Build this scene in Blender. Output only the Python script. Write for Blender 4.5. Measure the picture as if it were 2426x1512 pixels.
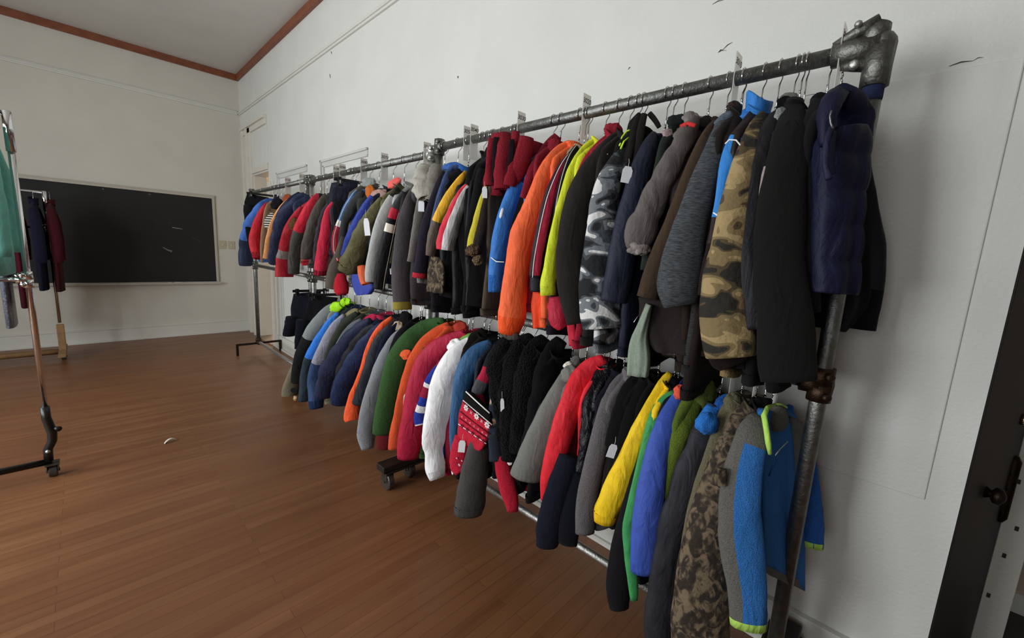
import bpy, bmesh, math, random
from mathutils import Vector, noise, Matrix
random.seed(7)
for o in list(bpy.data.objects): bpy.data.objects.remove(o)
SC = bpy.context.scene
COL = SC.collection

# ------------------------------------------------------------------ camera
W, H, F = 2426, 1512, 979.2
CAM = Vector((0, 1.7657, 1.45))
yaw, pitch, roll = 0.8033, -0.1585, 0.0535
fw = Vector((math.cos(yaw)*math.cos(pitch), -math.sin(yaw)*math.cos(pitch), math.sin(pitch)))
r0 = Vector((-math.sin(yaw), -math.cos(yaw), 0)); u0 = r0.cross(fw)
rt = math.cos(roll)*r0 + math.sin(roll)*u0
up = -math.sin(roll)*r0 + math.cos(roll)*u0
cd = bpy.data.cameras.new('camera'); cam = bpy.data.objects.new('camera', cd); COL.objects.link(cam)
cd.sensor_width = 36; cd.lens = 36*F/W; cd.clip_start = .05
m = Matrix.Identity(4)
for i in range(3):
    m[i][0] = rt[i]; m[i][1] = up[i]; m[i][2] = -fw[i]; m[i][3] = CAM[i]
cam.matrix_world = m
SC.camera = cam

# ------------------------------------------------------------------ light
SC.view_settings.view_transform = 'Standard'; SC.view_settings.look = 'None'
SC.view_settings.gamma = 1; SC.view_settings.use_curve_mapping = False
SC.view_settings.exposure = 0.0
wd = bpy.data.worlds.new('world'); SC.world = wd; wd.use_nodes = True
wd.node_tree.nodes['Background'].inputs[0].default_value = (.72, .82, 1, 1)
wd.node_tree.nodes['Background'].inputs[1].default_value = 0.4
LEFT_Y = 4.7
WINDOWS = [(.1, 32), (1.95, 134), (3.9, 130), (6.2, 8)]      # x of each tall window in the left wall, daylight watts
WIN_W, WIN_Z0, WIN_Z1 = 1.3, .75, 2.75
for wx, pw in WINDOWS:
    ld = bpy.data.lights.new('window_daylight', 'AREA'); ld.shape = 'RECTANGLE'
    ld.size = WIN_W; ld.size_y = WIN_Z1-WIN_Z0; ld.energy = pw; ld.color = (.93, .97, 1)
    lo = bpy.data.objects.new('window_daylight', ld); COL.objects.link(lo)
    lo.location = (wx, LEFT_Y+.14, (WIN_Z0+WIN_Z1)/2); lo.rotation_euler = (-math.pi/2, 0, 0)
for nm, loc, rot, sx, sy, pw, c in (('hallway_daylight', (9.5, -1.1, 2.9), (0, 0, 0), 4, 1.2, 130, (1, .93, .82)),
                                    ('hall_lamp_light', (-2.2, -1.2, 2.9), (0, 0, 0), .6, .6, 6, (1, .9, .78))):
    ld = bpy.data.lights.new(nm, 'AREA'); ld.shape = 'RECTANGLE'; ld.size = sx; ld.size_y = sy; ld.energy = pw; ld.color = c
    lo = bpy.data.objects.new(nm, ld); COL.objects.link(lo); lo.location = loc; lo.rotation_euler = rot

# ------------------------------------------------------------------ helpers
def at(px, py, ax, v):
    d = fw + rt*((px-W/2)/F) + up*((H/2-py)/F)
    return CAM + d*((v-CAM[ax])/d[ax])
def depth(P): return (P-CAM).dot(fw)
def lin(h, k=1.0):
    h = h.lstrip('#'); o = []
    for i in (0, 2, 4):
        c = int(h[i:i+2], 16)/255
        o.append(min(.95, k*(c/12.92 if c <= .04045 else ((c+.055)/1.055)**2.4)))
    return (o[0], o[1], o[2], 1)
MATS = {}
def newmat(name):
    mt = bpy.data.materials.new(name); mt.use_nodes = True
    nt = mt.node_tree; b = nt.nodes['Principled BSDF']
    return mt, nt, b
def N(nt, t, **kw):
    n = nt.nodes.new(t)
    for k, v in kw.items():
        if k in n.inputs: n.inputs[k].default_value = v
        else: setattr(n, k, v)
    return n
def ramp(nt, stops, const=False):
    n = nt.nodes.new('ShaderNodeValToRGB'); cr = n.color_ramp
    if const: cr.interpolation = 'CONSTANT'
    while len(cr.elements) < len(stops): cr.elements.new(.5)
    for e, (p, c) in zip(cr.elements, stops): e.position = p; e.color = c
    return n
def mat(colour, kind='nylon'):
    """procedural material: colour hex + weave kind"""
    key = (colour, kind)
    if key in MATS: return MATS[key]
    mt, nt, b = newmat(kind+'_'+colour.strip('#')); L = nt.links
    tc = N(nt, 'ShaderNodeTexCoord'); obj = tc.outputs['Object']
    c = lin(colour, 1.0)
    if kind in ('nylon', 'puffer', 'cloth', 'fleece', 'knit', 'denim', 'fur', 'shiny', 'heather'):
        k_ = .8+.4*min(1, max(c[:3])/.12); c = tuple(min(.92, x*k_) for x in c[:3])+(1,)
    def bump(src, dist, prev=None, strength=1.0):
        bp = N(nt, 'ShaderNodeBump', Strength=strength, Distance=dist)
        L.new(src, bp.inputs['Height'])
        if prev: L.new(prev.outputs[0], bp.inputs['Normal'])
        L.new(bp.outputs[0], b.inputs['Normal']); return bp
    def tint(c, amt, scale):
        n = N(nt, 'ShaderNodeTexNoise', Scale=scale, Detail=4.0)
        L.new(obj, n.inputs['Vector'])
        lo = tuple(x*(1-amt) for x in c[:3])+(1,); hi = tuple(min(1, x*(1+amt)) for x in c[:3])+(1,)
        r = ramp(nt, [(.3, lo), (.7, hi)]); L.new(n.outputs[0], r.inputs[0]); L.new(r.outputs[0], b.inputs['Base Color'])
        return n
    if kind in ('nylon', 'puffer', 'cloth', 'fleece', 'knit', 'denim', 'fur', 'shiny'):
        amt = {'nylon': .08, 'puffer': .1, 'cloth': .1, 'fleece': .2, 'knit': .3, 'denim': .3, 'fur': .6, 'shiny': .5}[kind]
        sc = {'nylon': 30, 'puffer': 30, 'cloth': 150, 'fleece': 260, 'knit': 200, 'denim': 120, 'fur': 140, 'shiny': 60}[kind]
        tint(c, amt, sc)
        b.inputs['Specular IOR Level'].default_value = .3
        b.inputs['Roughness'].default_value = {'nylon': .6, 'puffer': .62, 'shiny': .3}.get(kind, .92)
        if kind in ('fleece', 'cloth', 'fur', 'knit'):
            b.inputs['Sheen Weight'].default_value = .02; b.inputs['Sheen Roughness'].default_value = .6
            b.inputs['Specular IOR Level'].default_value = .14
        mp = N(nt, 'ShaderNodeMapping'); mp.inputs['Scale'].default_value = (1, 1, .35)
        L.new(obj, mp.inputs[0])
        n1 = N(nt, 'ShaderNodeTexNoise', Scale=24.0, Detail=5.0, Distortion=.8); L.new(mp.outputs[0], n1.inputs['Vector'])
        b1 = bump(n1.outputs[0], {'nylon': .009, 'puffer': .010, 'shiny': .03}.get(kind, .006))
        n2 = N(nt, 'ShaderNodeTexNoise', Scale={'fur': 120.0, 'knit': 260.0, 'fleece': 320.0}.get(kind, 600.0), Detail=2.0); L.new(obj, n2.inputs['Vector'])
        bump(n2.outputs[0], {'fur': .03, 'knit': .004, 'fleece': .003}.get(kind, .0006), b1)
    elif kind == 'heather':
        mp = N(nt, 'ShaderNodeMapping'); mp.inputs['Scale'].default_value = (60, 60, 420); L.new(obj, mp.inputs[0])
        n = N(nt, 'ShaderNodeTexNoise', Scale=1.0, Detail=4.0); L.new(mp.outputs[0], n.inputs['Vector'])
        lo = tuple(x*.45 for x in c[:3])+(1,); hi = tuple(min(1, x*1.7) for x in c[:3])+(1,)
        r = ramp(nt, [(.35, lo), (.65, hi)]); L.new(n.outputs[0], r.inputs[0]); L.new(r.outputs[0], b.inputs['Base Color'])
        b.inputs['Roughness'].default_value = .95; bump(n.outputs[0], .002)
    elif kind.startswith('camo'):
        pal = {'camogrey': ['#17191c', '#3c4145', '#6d7276', '#d2d2d0'], 'camobrown': ['#24221b', '#4d4029', '#7c6a47', '#a08a60'],
               'camotree': ['#14100b', '#2a2118', '#3f3427', '#6f5f49'], 'camoolive': ['#1e1f16', '#343620', '#55553a', '#77704f']}[kind]
        mp = N(nt, 'ShaderNodeMapping'); L.new(obj, mp.inputs[0])
        if kind == 'camotree': mp.inputs['Scale'].default_value = (34, 34, 22); dist = 1.6; det = 6.0
        else: mp.inputs['Scale'].default_value = (10, 10, 21); dist = .8; det = .8
        n = N(nt, 'ShaderNodeTexNoise', Scale=1.0, Detail=det, Distortion=dist); L.new(mp.outputs[0], n.inputs['Vector'])
        pos = (0, .42, .48, .58) if kind != 'camobrown' else (0, .41, .455, .585)
        r = ramp(nt, [(p, lin(h)) for p, h in zip(pos, pal)], kind != 'camotree')
        L.new(n.outputs[0], r.inputs[0]); L.new(r.outputs[0], b.inputs['Base Color']); b.inputs['Roughness'].default_value = .9
        n1 = N(nt, 'ShaderNodeTexNoise', Scale=22.0, Detail=4.0); L.new(obj, n1.inputs['Vector']); bump(n1.outputs[0], .012)
    elif kind == 'stripe':
        sx = N(nt, 'ShaderNodeSeparateXYZ'); L.new(obj, sx.inputs[0])
        mm = N(nt, 'ShaderNodeMath', operation='PINGPONG'); mm.inputs[1].default_value = .011; L.new(sx.outputs[2], mm.inputs[0])
        r = ramp(nt, [(0, lin('#1a1c20')), (.5, c)], True)
        m2 = N(nt, 'ShaderNodeMath', operation='MULTIPLY'); m2.inputs[1].default_value = 90; L.new(mm.outputs[0], m2.inputs[0])
        L.new(m2.outputs[0], r.inputs[0]); L.new(r.outputs[0], b.inputs['Base Color']); b.inputs['Roughness'].default_value = .95
    elif kind == 'floral':
        v = N(nt, 'ShaderNodeTexVoronoi', Scale=16.0); L.new(obj, v.inputs['Vector'])
        r = ramp(nt, [(0, lin('#c9603f')), (.16, lin('#b98f7c')), (.24, lin('#3d5a50')), (.33, lin('#1a2230'))]); L.new(v.outputs[0], r.inputs[0])
        L.new(r.outputs[0], b.inputs['Base Color']); b.inputs['Roughness'].default_value = .9
    elif kind == 'metal' or kind == 'chrome':
        tint(c, .25 if kind == 'metal' else .02, 40); b.inputs['Metallic'].default_value = 1
        b.inputs['Roughness'].default_value = .5 if kind == 'metal' else .07
        if kind == 'metal':
            n1 = N(nt, 'ShaderNodeTexNoise', Scale=120.0, Detail=6.0); L.new(obj, n1.inputs['Vector']); bump(n1.outputs[0], .002)
    elif kind == 'plastic':
        b.inputs['Base Color'].default_value = c; b.inputs['Roughness'].default_value = .35
    elif kind == 'frosted':
        b.inputs['Base Color'].default_value = c; b.inputs['Roughness'].default_value = .35
        tl = N(nt, 'ShaderNodeBsdfTranslucent'); tl.inputs[0].default_value = c; ms_ = N(nt, 'ShaderNodeMixShader'); ms_.inputs[0].default_value = .7
        L.new(b.outputs[0], ms_.inputs[1]); L.new(tl.outputs[0], ms_.inputs[2]); L.new(ms_.outputs[0], nt.nodes['Material Output'].inputs[0])
    elif kind == 'paint':
        n = N(nt, 'ShaderNodeTexNoise', Scale=3.0, Detail=8.0); L.new(obj, n.inputs['Vector'])
        r = ramp(nt, [(.3, tuple(x*.94 for x in c[:3])+(1,)), (.7, c)]); L.new(n.outputs[0], r.inputs[0]); L.new(r.outputs[0], b.inputs['Base Color'])
        b.inputs['Roughness'].default_value = .6
        n1 = N(nt, 'ShaderNodeTexNoise', Scale=90.0, Detail=4.0); L.new(obj, n1.inputs['Vector']); bump(n1.outputs[0], .0015)
    elif kind == 'wood':
        mp = N(nt, 'ShaderNodeMapping'); mp.inputs['Scale'].default_value = (4, 4, 4); L.new(obj, mp.inputs[0])
        tint(c, .2, 14); b.inputs['Roughness'].default_value = .5
    elif kind == 'slate':
        n = N(nt, 'ShaderNodeTexNoise', Scale=2.2, Detail=7.0, Distortion=.6); L.new(obj, n.inputs['Vector'])
        r = ramp(nt, [(.35, c), (.8, tuple(x*1.6+.004 for x in c[:3])+(1,))]); L.new(n.outputs[0], r.inputs[0]); L.new(r.outputs[0], b.inputs['Base Color'])
        b.inputs['Roughness'].default_value = .75
    else:
        b.inputs['Base Color'].default_value = c; b.inputs['Roughness'].default_value = .8
    MATS[key] = mt; return mt

def mesh_obj(name, verts, faces, mats, parent=None, smooth=True, mi=None, origin=None):
    me = bpy.data.meshes.new(name)
    if origin is not None: verts = [Vector(v)-origin for v in verts]
    me.from_pydata([tuple(v) for v in verts], [], faces)
    if not isinstance(mats, (list, tuple)): mats = [mats]
    for mm in mats: me.materials.append(mm)
    if mi: me.polygons.foreach_set('material_index', mi)
    if smooth: me.polygons.foreach_set('use_smooth', [True]*len(me.polygons))
    me.update()
    o = bpy.data.objects.new(name, me); COL.objects.link(o)
    if parent: o.parent = parent
    return o
class MB:
    """collects primitives into one mesh"""
    def __init__(s): s.v = []; s.f = []
    def box(s, a, b):
        x0, y0, z0 = a; x1, y1, z1 = b; k = len(s.v)
        s.v += [Vector(p) for p in ((x0,y0,z0),(x1,y0,z0),(x1,y1,z0),(x0,y1,z0),(x0,y0,z1),(x1,y0,z1),(x1,y1,z1),(x0,y1,z1))]
        s.f += [tuple(k+i for i in q) for q in ((0,3,2,1),(4,5,6,7),(0,1,5,4),(1,2,6,5),(2,3,7,6),(3,0,4,7))]; return s
    def tube(s, pts, r, n=8, closed=False, cap=True):
        pts = [Vector(p) for p in pts]; rs = r if isinstance(r, (list, tuple)) else [r]*len(pts)
        k = len(s.v); prev = None; m_ = len(pts)
        for i, p in enumerate(pts):
            t = (pts[min(i+1, m_-1)]-pts[max(i-1, 0)]) if not closed else (pts[(i+1) % m_]-pts[i-1])
            t = t.normalized() if t.length > 1e-9 else Vector((0, 0, 1))
            a = prev - t*prev.dot(t) if prev else t.orthogonal()
            if a.length < 1e-6: a = t.orthogonal()
            a.normalize(); bb = t.cross(a); prev = a
            for j in range(n):
                th = 2*math.pi*j/n; s.v.append(p + (a*math.cos(th)+bb*math.sin(th))*rs[i])
        for i in range(m_-1+(1 if closed else 0)):
            for j in range(n):
                i2 = (i+1) % m_
                s.f.append((k+i*n+j, k+i*n+(j+1) % n, k+i2*n+(j+1) % n, k+i2*n+j))
        if cap and not closed:
            s.f.append(tuple(k+j for j in reversed(range(n)))); s.f.append(tuple(k+(m_-1)*n+j for j in range(n)))
        return s
    def cyl(s, a, b, r, n=16): return s.tube([a, b], r, n)
    def ball(s, c, r, n=10):
        c = Vector(c); k = len(s.v); m_ = n//2+1
        rr = r if isinstance(r, (tuple, list)) else (r, r, r)
        for i in range(m_+1):
            ph = math.pi*i/m_
            for j in range(n):
                th = 2*math.pi*j/n
                s.v.append(c+Vector((math.sin(ph)*math.cos(th)*rr[0], math.sin(ph)*math.sin(th)*rr[1], math.cos(ph)*rr[2])))
        for i in range(m_):
            for j in range(n): s.f.append((k+i*n+j, k+(i+1)*n+j, k+(i+1)*n+(j+1) % n, k+i*n+(j+1) % n))
        return s
    def build(s, name, mt, parent=None, smooth=False, origin=None):
        o = mesh_obj(name, s.v, s.f, mt, parent, smooth, None, origin); return o
def bevel(o, w=.004, seg=2):
    md = o.modifiers.new('bevel', 'BEVEL'); md.width = w; md.segments = seg; md.limit_method = 'ANGLE'; return o
def tag(o, label, cat, group=None):
    o['label'] = label; o['category'] = cat
    if group: o['group'] = group
    return o
def struct(o):
    o['kind'] = 'structure'; return o
def thing(name, loc, label, cat, group=None):
    o = bpy.data.objects.new(name, None); COL.objects.link(o); o.location = loc; o.empty_display_size = .05
    return tag(o, label, cat, group)

# ------------------------------------------------------------------ room shell
D, ZC, XB = 7.549, 3.80, -3.2
white = mat('#d6d6d0', 'paint'); trimw = mat('#d2d1c9', 'paint'); ceilm = mat('#c6c3bc', 'paint'); farw = mat('#cbc8bd', 'paint')
# floor: narrow oak strips running across the room (y)
fm, nt, b = newmat('oak_strip_floor'); L = nt.links
tc = N(nt, 'ShaderNodeTexCoord'); mp = N(nt, 'ShaderNodeMapping'); mp.inputs['Rotation'].default_value = (0, 0, math.pi/2); L.new(tc.outputs['Object'], mp.inputs[0])
bk = N(nt, 'ShaderNodeTexBrick', Scale=1.0); bk.inputs['Brick Width'].default_value = 1.3; bk.inputs['Row Height'].default_value = .057
bk.inputs['Mortar Size'].default_value = .0011; bk.inputs['Color1'].default_value = lin('#845b3c'); bk.inputs['Color2'].default_value = lin('#7a5033'); bk.inputs['Mortar'].default_value = lin('#653e26')
L.new(mp.outputs[0], bk.inputs['Vector'])
m2 = N(nt, 'ShaderNodeMapping'); m2.inputs['Scale'].default_value = (26, 1.6, 1); L.new(tc.outputs['Object'], m2.inputs[0])
gr = N(nt, 'ShaderNodeTexNoise', Scale=1.0, Detail=6.0, Distortion=.4); L.new(m2.outputs[0], gr.inputs['Vector'])
rg = ramp(nt, [(.3, (.86, .82, .78, 1)), (.75, (1.1, 1.08, 1.05, 1))]); L.new(gr.outputs[0], rg.inputs[0])
mx = N(nt, 'ShaderNodeMix', data_type='RGBA', blend_type='MULTIPLY'); mx.inputs[0].default_value = 1
L.new(bk.outputs[0], mx.inputs[6]); L.new(rg.outputs[0], mx.inputs[7])
wn = N(nt, 'ShaderNodeTexNoise', Scale=.7, Detail=3.0); L.new(tc.outputs['Object'], wn.inputs['Vector'])
rw = ramp(nt, [(.35, (.82, .8, .78, 1)), (.7, (1.08, 1.06, 1.04, 1))]); L.new(wn.outputs[0], rw.inputs[0])
mx2 = N(nt, 'ShaderNodeMix', data_type='RGBA', blend_type='MULTIPLY'); mx2.inputs[0].default_value = 1
L.new(mx.outputs[2], mx2.inputs[6]); L.new(rw.outputs[0], mx2.inputs[7]); L.new(mx2.outputs[2], b.inputs['Base Color'])
b.inputs['Roughness'].default_value = .38
rr = ramp(nt, [(.3, (.3, .3, .3, 1)), (.7, (.5, .5, .5, 1))]); L.new(gr.outputs[0], rr.inputs[0]); L.new(rr.outputs[0], b.inputs['Roughness'])
bp = N(nt, 'ShaderNodeBump', Strength=.25, Distance=.001); L.new(bk.outputs['Fac'], bp.inputs['Height']); bp.invert = True; L.new(bp.outputs[0], b.inputs['Normal'])
struct(MB().box((XB, 0, -.1), (D, LEFT_Y, 0)).build('floor', fm))
struct(MB().box((XB, -.2, ZC), (D+.2, LEFT_Y+.2, ZC+.1)).build('ceiling', ceilm))
# far wall
struct(MB().box((D, -.2, -.1), (D+.2, LEFT_Y+.2, ZC)).build('wall_far', farw))
struct(MB().box((XB-.2, -.2, -.1), (XB, LEFT_Y+.2, ZC)).build('wall_back', mat('#8d8577', 'paint')))
# right wall with two doorways: hall door behind the rack end (x -1.15..-.19) and corner door (x 6.27..6.96)
DX0, DX1, DH = 6.27, 6.97, 2.34
NX0, NX1, NH = -1.20, -.19, 2.15
wr = MB()
wr.box((XB, -.16, 0), (NX0, 0, ZC)); wr.box((NX0, -.16, NH), (NX1, 0, ZC)); wr.box((NX1, -.16, 0), (DX0, 0, ZC))
wr.box((DX0, -.16, DH), (DX1, 0, ZC)); wr.box((DX1, -.16, 0), (D, 0, ZC))
wall_r = struct(wr.build('wall_right', white))
# left wall with window openings
wl = MB(); xs = XB
for wx, _ in WINDOWS:
    wl.box((xs, LEFT_Y, 0), (wx-WIN_W/2, LEFT_Y+.2, ZC)); wl.box((wx-WIN_W/2, LEFT_Y, 0), (wx+WIN_W/2, LEFT_Y+.2, WIN_Z0))
    wl.box((wx-WIN_W/2, LEFT_Y, WIN_Z1), (wx+WIN_W/2, LEFT_Y+.2, ZC)); xs = wx+WIN_W/2
wl.box((xs, LEFT_Y, 0), (D, LEFT_Y+.2, ZC)); struct(wl.build('wall_left', mat('#a39c8d', 'paint')))
glassm, nt, b = newmat('window_glass'); tr_ = N(nt, 'ShaderNodeBsdfTransparent'); gl_ = N(nt, 'ShaderNodeBsdfGlossy'); gl_.inputs['Roughness'].default_value = .02; mxg = N(nt, 'ShaderNodeMixShader'); mxg.inputs[0].default_value = .06
nt.links.new(tr_.outputs[0], mxg.inputs[1]); nt.links.new(gl_.outputs[0], mxg.inputs[2]); nt.links.new(mxg.outputs[0], nt.nodes['Material Output'].inputs[0])
for i, (wx, _) in enumerate(WINDOWS):
    fr = MB(); x0, x1 = wx-WIN_W/2, wx+WIN_W/2; y0, y1 = LEFT_Y-.03, LEFT_Y+.06
    fr.box((x0-.1, y0, WIN_Z0-.1), (x1+.1, y0+.03, WIN_Z0)); fr.box((x0-.1, y0, WIN_Z1), (x1+.1, y0+.03, WIN_Z1+.1))
    fr.box((x0-.1, y0, WIN_Z0), (x0, y0+.03, WIN_Z1)); fr.box((x1, y0, WIN_Z0), (x1+.1, y0+.03, WIN_Z1))
    zm = (WIN_Z0+WIN_Z1)/2
    fr.box((x0, LEFT_Y+.03, zm-.03), (x1, LEFT_Y+.06, zm+.03)); fr.box((wx-.015, LEFT_Y+.03, WIN_Z0), (wx+.015, LEFT_Y+.06, WIN_Z1))
    wo = struct(fr.build('window_%d' % (i+1), trimw))
    for px0, px1 in ((x0, wx-.015), (wx+.015, x1)):
        for pz0, pz1 in ((WIN_Z0, zm-.03), (zm+.03, WIN_Z1)):
            MB().box((px0, LEFT_Y+.043, pz0), (px1, LEFT_Y+.047, pz1)).build('pane', glassm, wo)
# brown crown strip at the ceiling
redw = mat('#7c452b', 'wood')
ZT = 3.718
struct(bevel(MB().box((XB, 0, ZT), (D, .035, ZC)).build('trim_1', redw)))
struct(bevel(MB().box((D-.035, .035, ZT), (D, LEFT_Y, ZC)).build('trim_2', redw)))
# picture rail, two steps
pr = MB(); pr.box((XB, 0, 3.245), (D, .018, 3.30)); pr.box((XB, 0, 3.263), (D, .03, 3.282)); struct(bevel(pr.build('trim_3', trimw), .003))
pr = MB(); pr.box((D-.018, .03, 3.245), (D, LEFT_Y, 3.30)); pr.box((D-.03, .03, 3.263), (D, LEFT_Y, 3.282)); struct(bevel(pr.build('trim_4', trimw), .003))
# baseboards
bb = MB()
for a_, b_ in ((XB, NX0-.1), (NX1, DX0-.12)):
    bb.box((a_, 0, 0), (b_, .02, .17)); bb.box((a_, 0, .17), (b_, .028, .187)); bb.box((a_, .02, 0), (b_, .035, .03))
struct(bevel(bb.build('baseboard_right', trimw), .003))
bb = MB(); bb.box((D-.02, 0, 0), (D, LEFT_Y, .165)); bb.box((D-.028, 0, .165), (D, LEFT_Y, .181)); bb.box((D-.035, 0, 0), (D-.02, LEFT_Y, .025))
struct(bevel(bb.build('baseboard_far', trimw), .003))
# boarded-over panel on the right wall (edges show as thin seams)
pn = bevel(MB().box((-.116, 0, .762), (3.40, .007, 2.028)).build('panel', white), .004); pn.parent = wall_r
# scuffs and nail marks on the right wall
dk = mat('#3a3732', 'plain')
def scuff(p0, p1, r):
    a_, b_ = at(*p0, 1, .0015), at(*p1, 1, .0015); mid = (a_+b_)/2 + Vector((0, 0, .004))
    MB().tube([a_, mid, b_], [r*.4, r, r*.3], 6).build('scuff', dk, wall_r)
for p0, p1, r in (((1702, 124), (1712, 118), .002), ((1712, 118), (1735, 100), .0015), ((1700, 125), (1722, 119), .001), ((1688, 10), (1714, 0), .0015),
                  ((2248, 157), (2305, 144), .0018), ((2305, 144), (2330, 136), .001), ((1488, 165), (1494, 159), .0016), ((2278, 699), (2282, 700), .003),
                  ((781, 175), (783, 186), .004), ((784, 122), (786, 128), .004), ((1894, 230), (1960, 222), .0008), ((1085, 180), (1085, 186), .004)):
    scuff(p0, p1, r)
# moulded frames of two boarded-up cupboards on the right wall
for i, (xr, xl, zt) in enumerate(((3.52, 4.525, 2.275), (4.92, 5.91, 2.28))):
    f_ = MB(); zb = .19
    for off, w_, dp in ((0, .022, .022), (.055, .018, .014)):
        f_.box((xr, 0, zt-off-w_), (xl-off, dp, zt-off)); f_.box((xl-off-w_, 0, zb), (xl-off, dp, zt-off))
    f_.box((xr, 0, zt-.056), (xl, .008, zt)); f_.box((xl-.056, 0, zb), (xl, .008, zt-.05))
    struct(bevel(f_.build('trim_%d' % (5+i), mat('#c9c8c2', 'paint')), .002))
# corner doorway with boarded transom
f_ = MB()
f_.box((DX1, 0, 0), (DX1+.12, .03, 3.03)); f_.box((DX1+.12, 0, 0), (DX1+.17, .045, 3.03)); f_.box((DX1+.36, 0, 0), (DX1+.42, .04, 3.03))
f_.box((DX0, 0, 2.92), (DX1+.42, .03, 2.99)); f_.box((DX0, 0, 2.99), (DX1+.44, .055, 3.03)); f_.box((DX0, 0, 2.36), (DX1, .025, 2.44))
f_.box((DX0, -.16, 0), (DX0+.012, 0, DH)); f_.box((DX1-.02, -.16, 0), (DX1, .0, DH)); f_.box((DX1+.17, 0, 0), (DX1+.36, .012, 3.0))
f_.box((DX0-.13, 0, 0), (DX0, .03, 2.2)); f_.box((DX0-.2, 0, 0), (DX0-.13, .015, 2.2))
struct(bevel(f_.build('door_1', mat('#d5d0c4', 'paint')), .004))
tp = bevel(MB().box((DX0, 0, 2.44), (DX1, .006, 2.92)).build('transom_panel', white), .003); tp.parent = wall_r
th = struct(bevel(MB().box((DX0, -.16, 0), (DX1, .05, .015)).build('trim_7', mat('#8a7660', 'wood'))))
# hallway beyond
hallf = mat('#8b7a66', 'wood'); hallw = mat('#e8dfcd', 'paint')
h_ = MB(); h_.box((3.5, -2.2, -.1), (13.7, -.16, 0)); struct(h_.build('floor_hallway', hallf))
h_ = MB(); h_.box((3.5, -2.3, 0), (13.7, -2.2, 3)); h_.box((13.5, -2.2, 0), (13.7, -.16, 3)); h_.box((3.4, -2.3, 0), (3.5, -.16, 3)); h_.box((D+.2, -.16, 0), (13.7, -.06, 3))
struct(h_.build('wall_hallway', hallw))
struct(MB().box((3.4, -2.3, 3), (13.7, -.16, 3.1)).build('ceiling_hallway', hallw))
# near doorway: dark door leaf swung into the hall, pale jamb beyond, grey carpet
hall2 = MB(); hall2.box((-4, -2.6, -.1), (1.2, -.16, 0)); struct(hall2.build('floor_entry', mat('#4a4844', 'fleece')))
h_ = MB(); h_.box((-4, -1.04, 0), (-.9, -1.0, 3)) ; h_.box((1.2, -2.6, 0), (1.3, -.16, 3)); h_.box((-4, -2.7, 0), (1.3, -2.6, 3)); h_.box((-4.1, -2.6, 0), (-4, -.16, 3))
h_.box((-.9, -1.04, 0), (-.46, -1.0, 3))
struct(h_.build('wall_entry', mat('#b7a696', 'paint')))
struct(MB().box((-4, -1.0, 0), (-.46, -.985, .09)).build('baseboard_entry', trimw))
struct(MB().box((-4.1, -2.7, 3), (1.3, -.16, 3.1)).build('ceiling_entry', hallw))
leafdir = Vector((-.17, -.6, 0)).normalized(); ld_n = Vector((-leafdir.y, leafdir.x, 0))   # leaf direction from hinge; normal towards the camera side
hinge = Vector((-.195, -.005, 0)); LW = .62
if ld_n.dot(CAM-hinge) < 0: ld_n = -ld_n
door = thing('door_leaf', hinge, 'dark door leaf swung open into the hall at the right edge', 'door')
def leafbox(u0, u1, d0, d1, z0, z1):
    v = [hinge*0+leafdir*u+ld_n*d+Vector((0, 0, z)) for z in (z0, z1) for u, d in ((u0, d0), (u1, d0), (u1, d1), (u0, d1))]
    return v, [(0,3,2,1),(4,5,6,7),(0,1,5,4),(1,2,6,5),(2,3,7,6),(3,0,4,7)]
dark = mat('#1d1a17', 'paint')
bevel(mesh_obj('panel', *leafbox(0, LW, -.045, 0, .01, NH-.02), dark, door, False))
# pale latch stile of the hall frame, beyond the leaf's free edge
jx = hinge + leafdir*(LW+.02)
fe_ = leafdir*LW
st = bevel(MB().box((fe_.x-.075, fe_.y-.03, .01), (fe_.x, fe_.y, NH-.02)).build('edge_strip', mat('#c9c6bd', 'paint'), door), .002)
for k, z in enumerate((.22, .40, .52, .66, .70, .93)):
    x_ = fe_.x-.02-.012*(k % 4); MB().box((x_, fe_.y-.001, z), (x_+.01, fe_.y+.0015, z+.018)).build('latch_mark', mat('#2a2420', 'plain'), st)
esc = [leafdir*(LW-.065)+ld_n*.003+Vector((0, 0, z)) for z in (.56, .58, .80, .82)]
MB().tube(esc, [.008, .018, .018, .008], 10).build('escutcheon', mat('#2c241c', 'metal'), door, True)
kp = leafdir*.24+Vector((0, 0, .76))
MB().tube([kp, kp+ld_n*.012, kp+ld_n*.02, kp+ld_n*.035, kp+ld_n*.045], [.02, .012, .026, .027, .010], 14).build('knob', mat('#3a3028', 'metal'), door, True)
kp = leafdir*(LW-.12)+Vector((0, 0, .97))
MB().tube([kp, kp+ld_n*.012, kp+ld_n*.02], [.022, .020, .012], 14).build('lock_cylinder', mat('#d9c68f', 'chrome'), door, True)

# chalkboard on the far wall
cb = thing('chalkboard', (D, .377, .77), 'long black chalkboard with pale wooden frame on the far wall', 'chalkboard')
o0 = Vector((D, .377, .77)); CY1 = 3.4
MB().box((D-.012, .377+.03, .79), (D, CY1, 2.0)).build('slate', mat('#141312', 'slate'), cb, False, o0)
fpale = mat('#b8b2a4', 'paint')
f_ = MB(); f_.box((D-.03, .377, 2.0), (D, CY1, 2.045)); f_.box((D-.035, .377, 2.028), (D-.03, CY1, 2.036))
bevel(f_.build('top_rail', fpale, cb, False, o0), .003)
bevel(MB().box((D-.025, .377, .79), (D, .407, 2.0)).build('side_rail', fpale, cb, False, o0), .003)
tr = bevel(MB().box((D-.075, .36, .757), (D, CY1, .772)).build('chalk_tray', fpale, cb, False, o0), .003)
MB().box((D-.075, .36, .772), (D-.068, CY1, .785)).build('tray_lip', fpale, tr, False, o0)
chalk = mat('#8f8f8c', 'plain'); faint = mat('#3a3938', 'plain')
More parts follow.
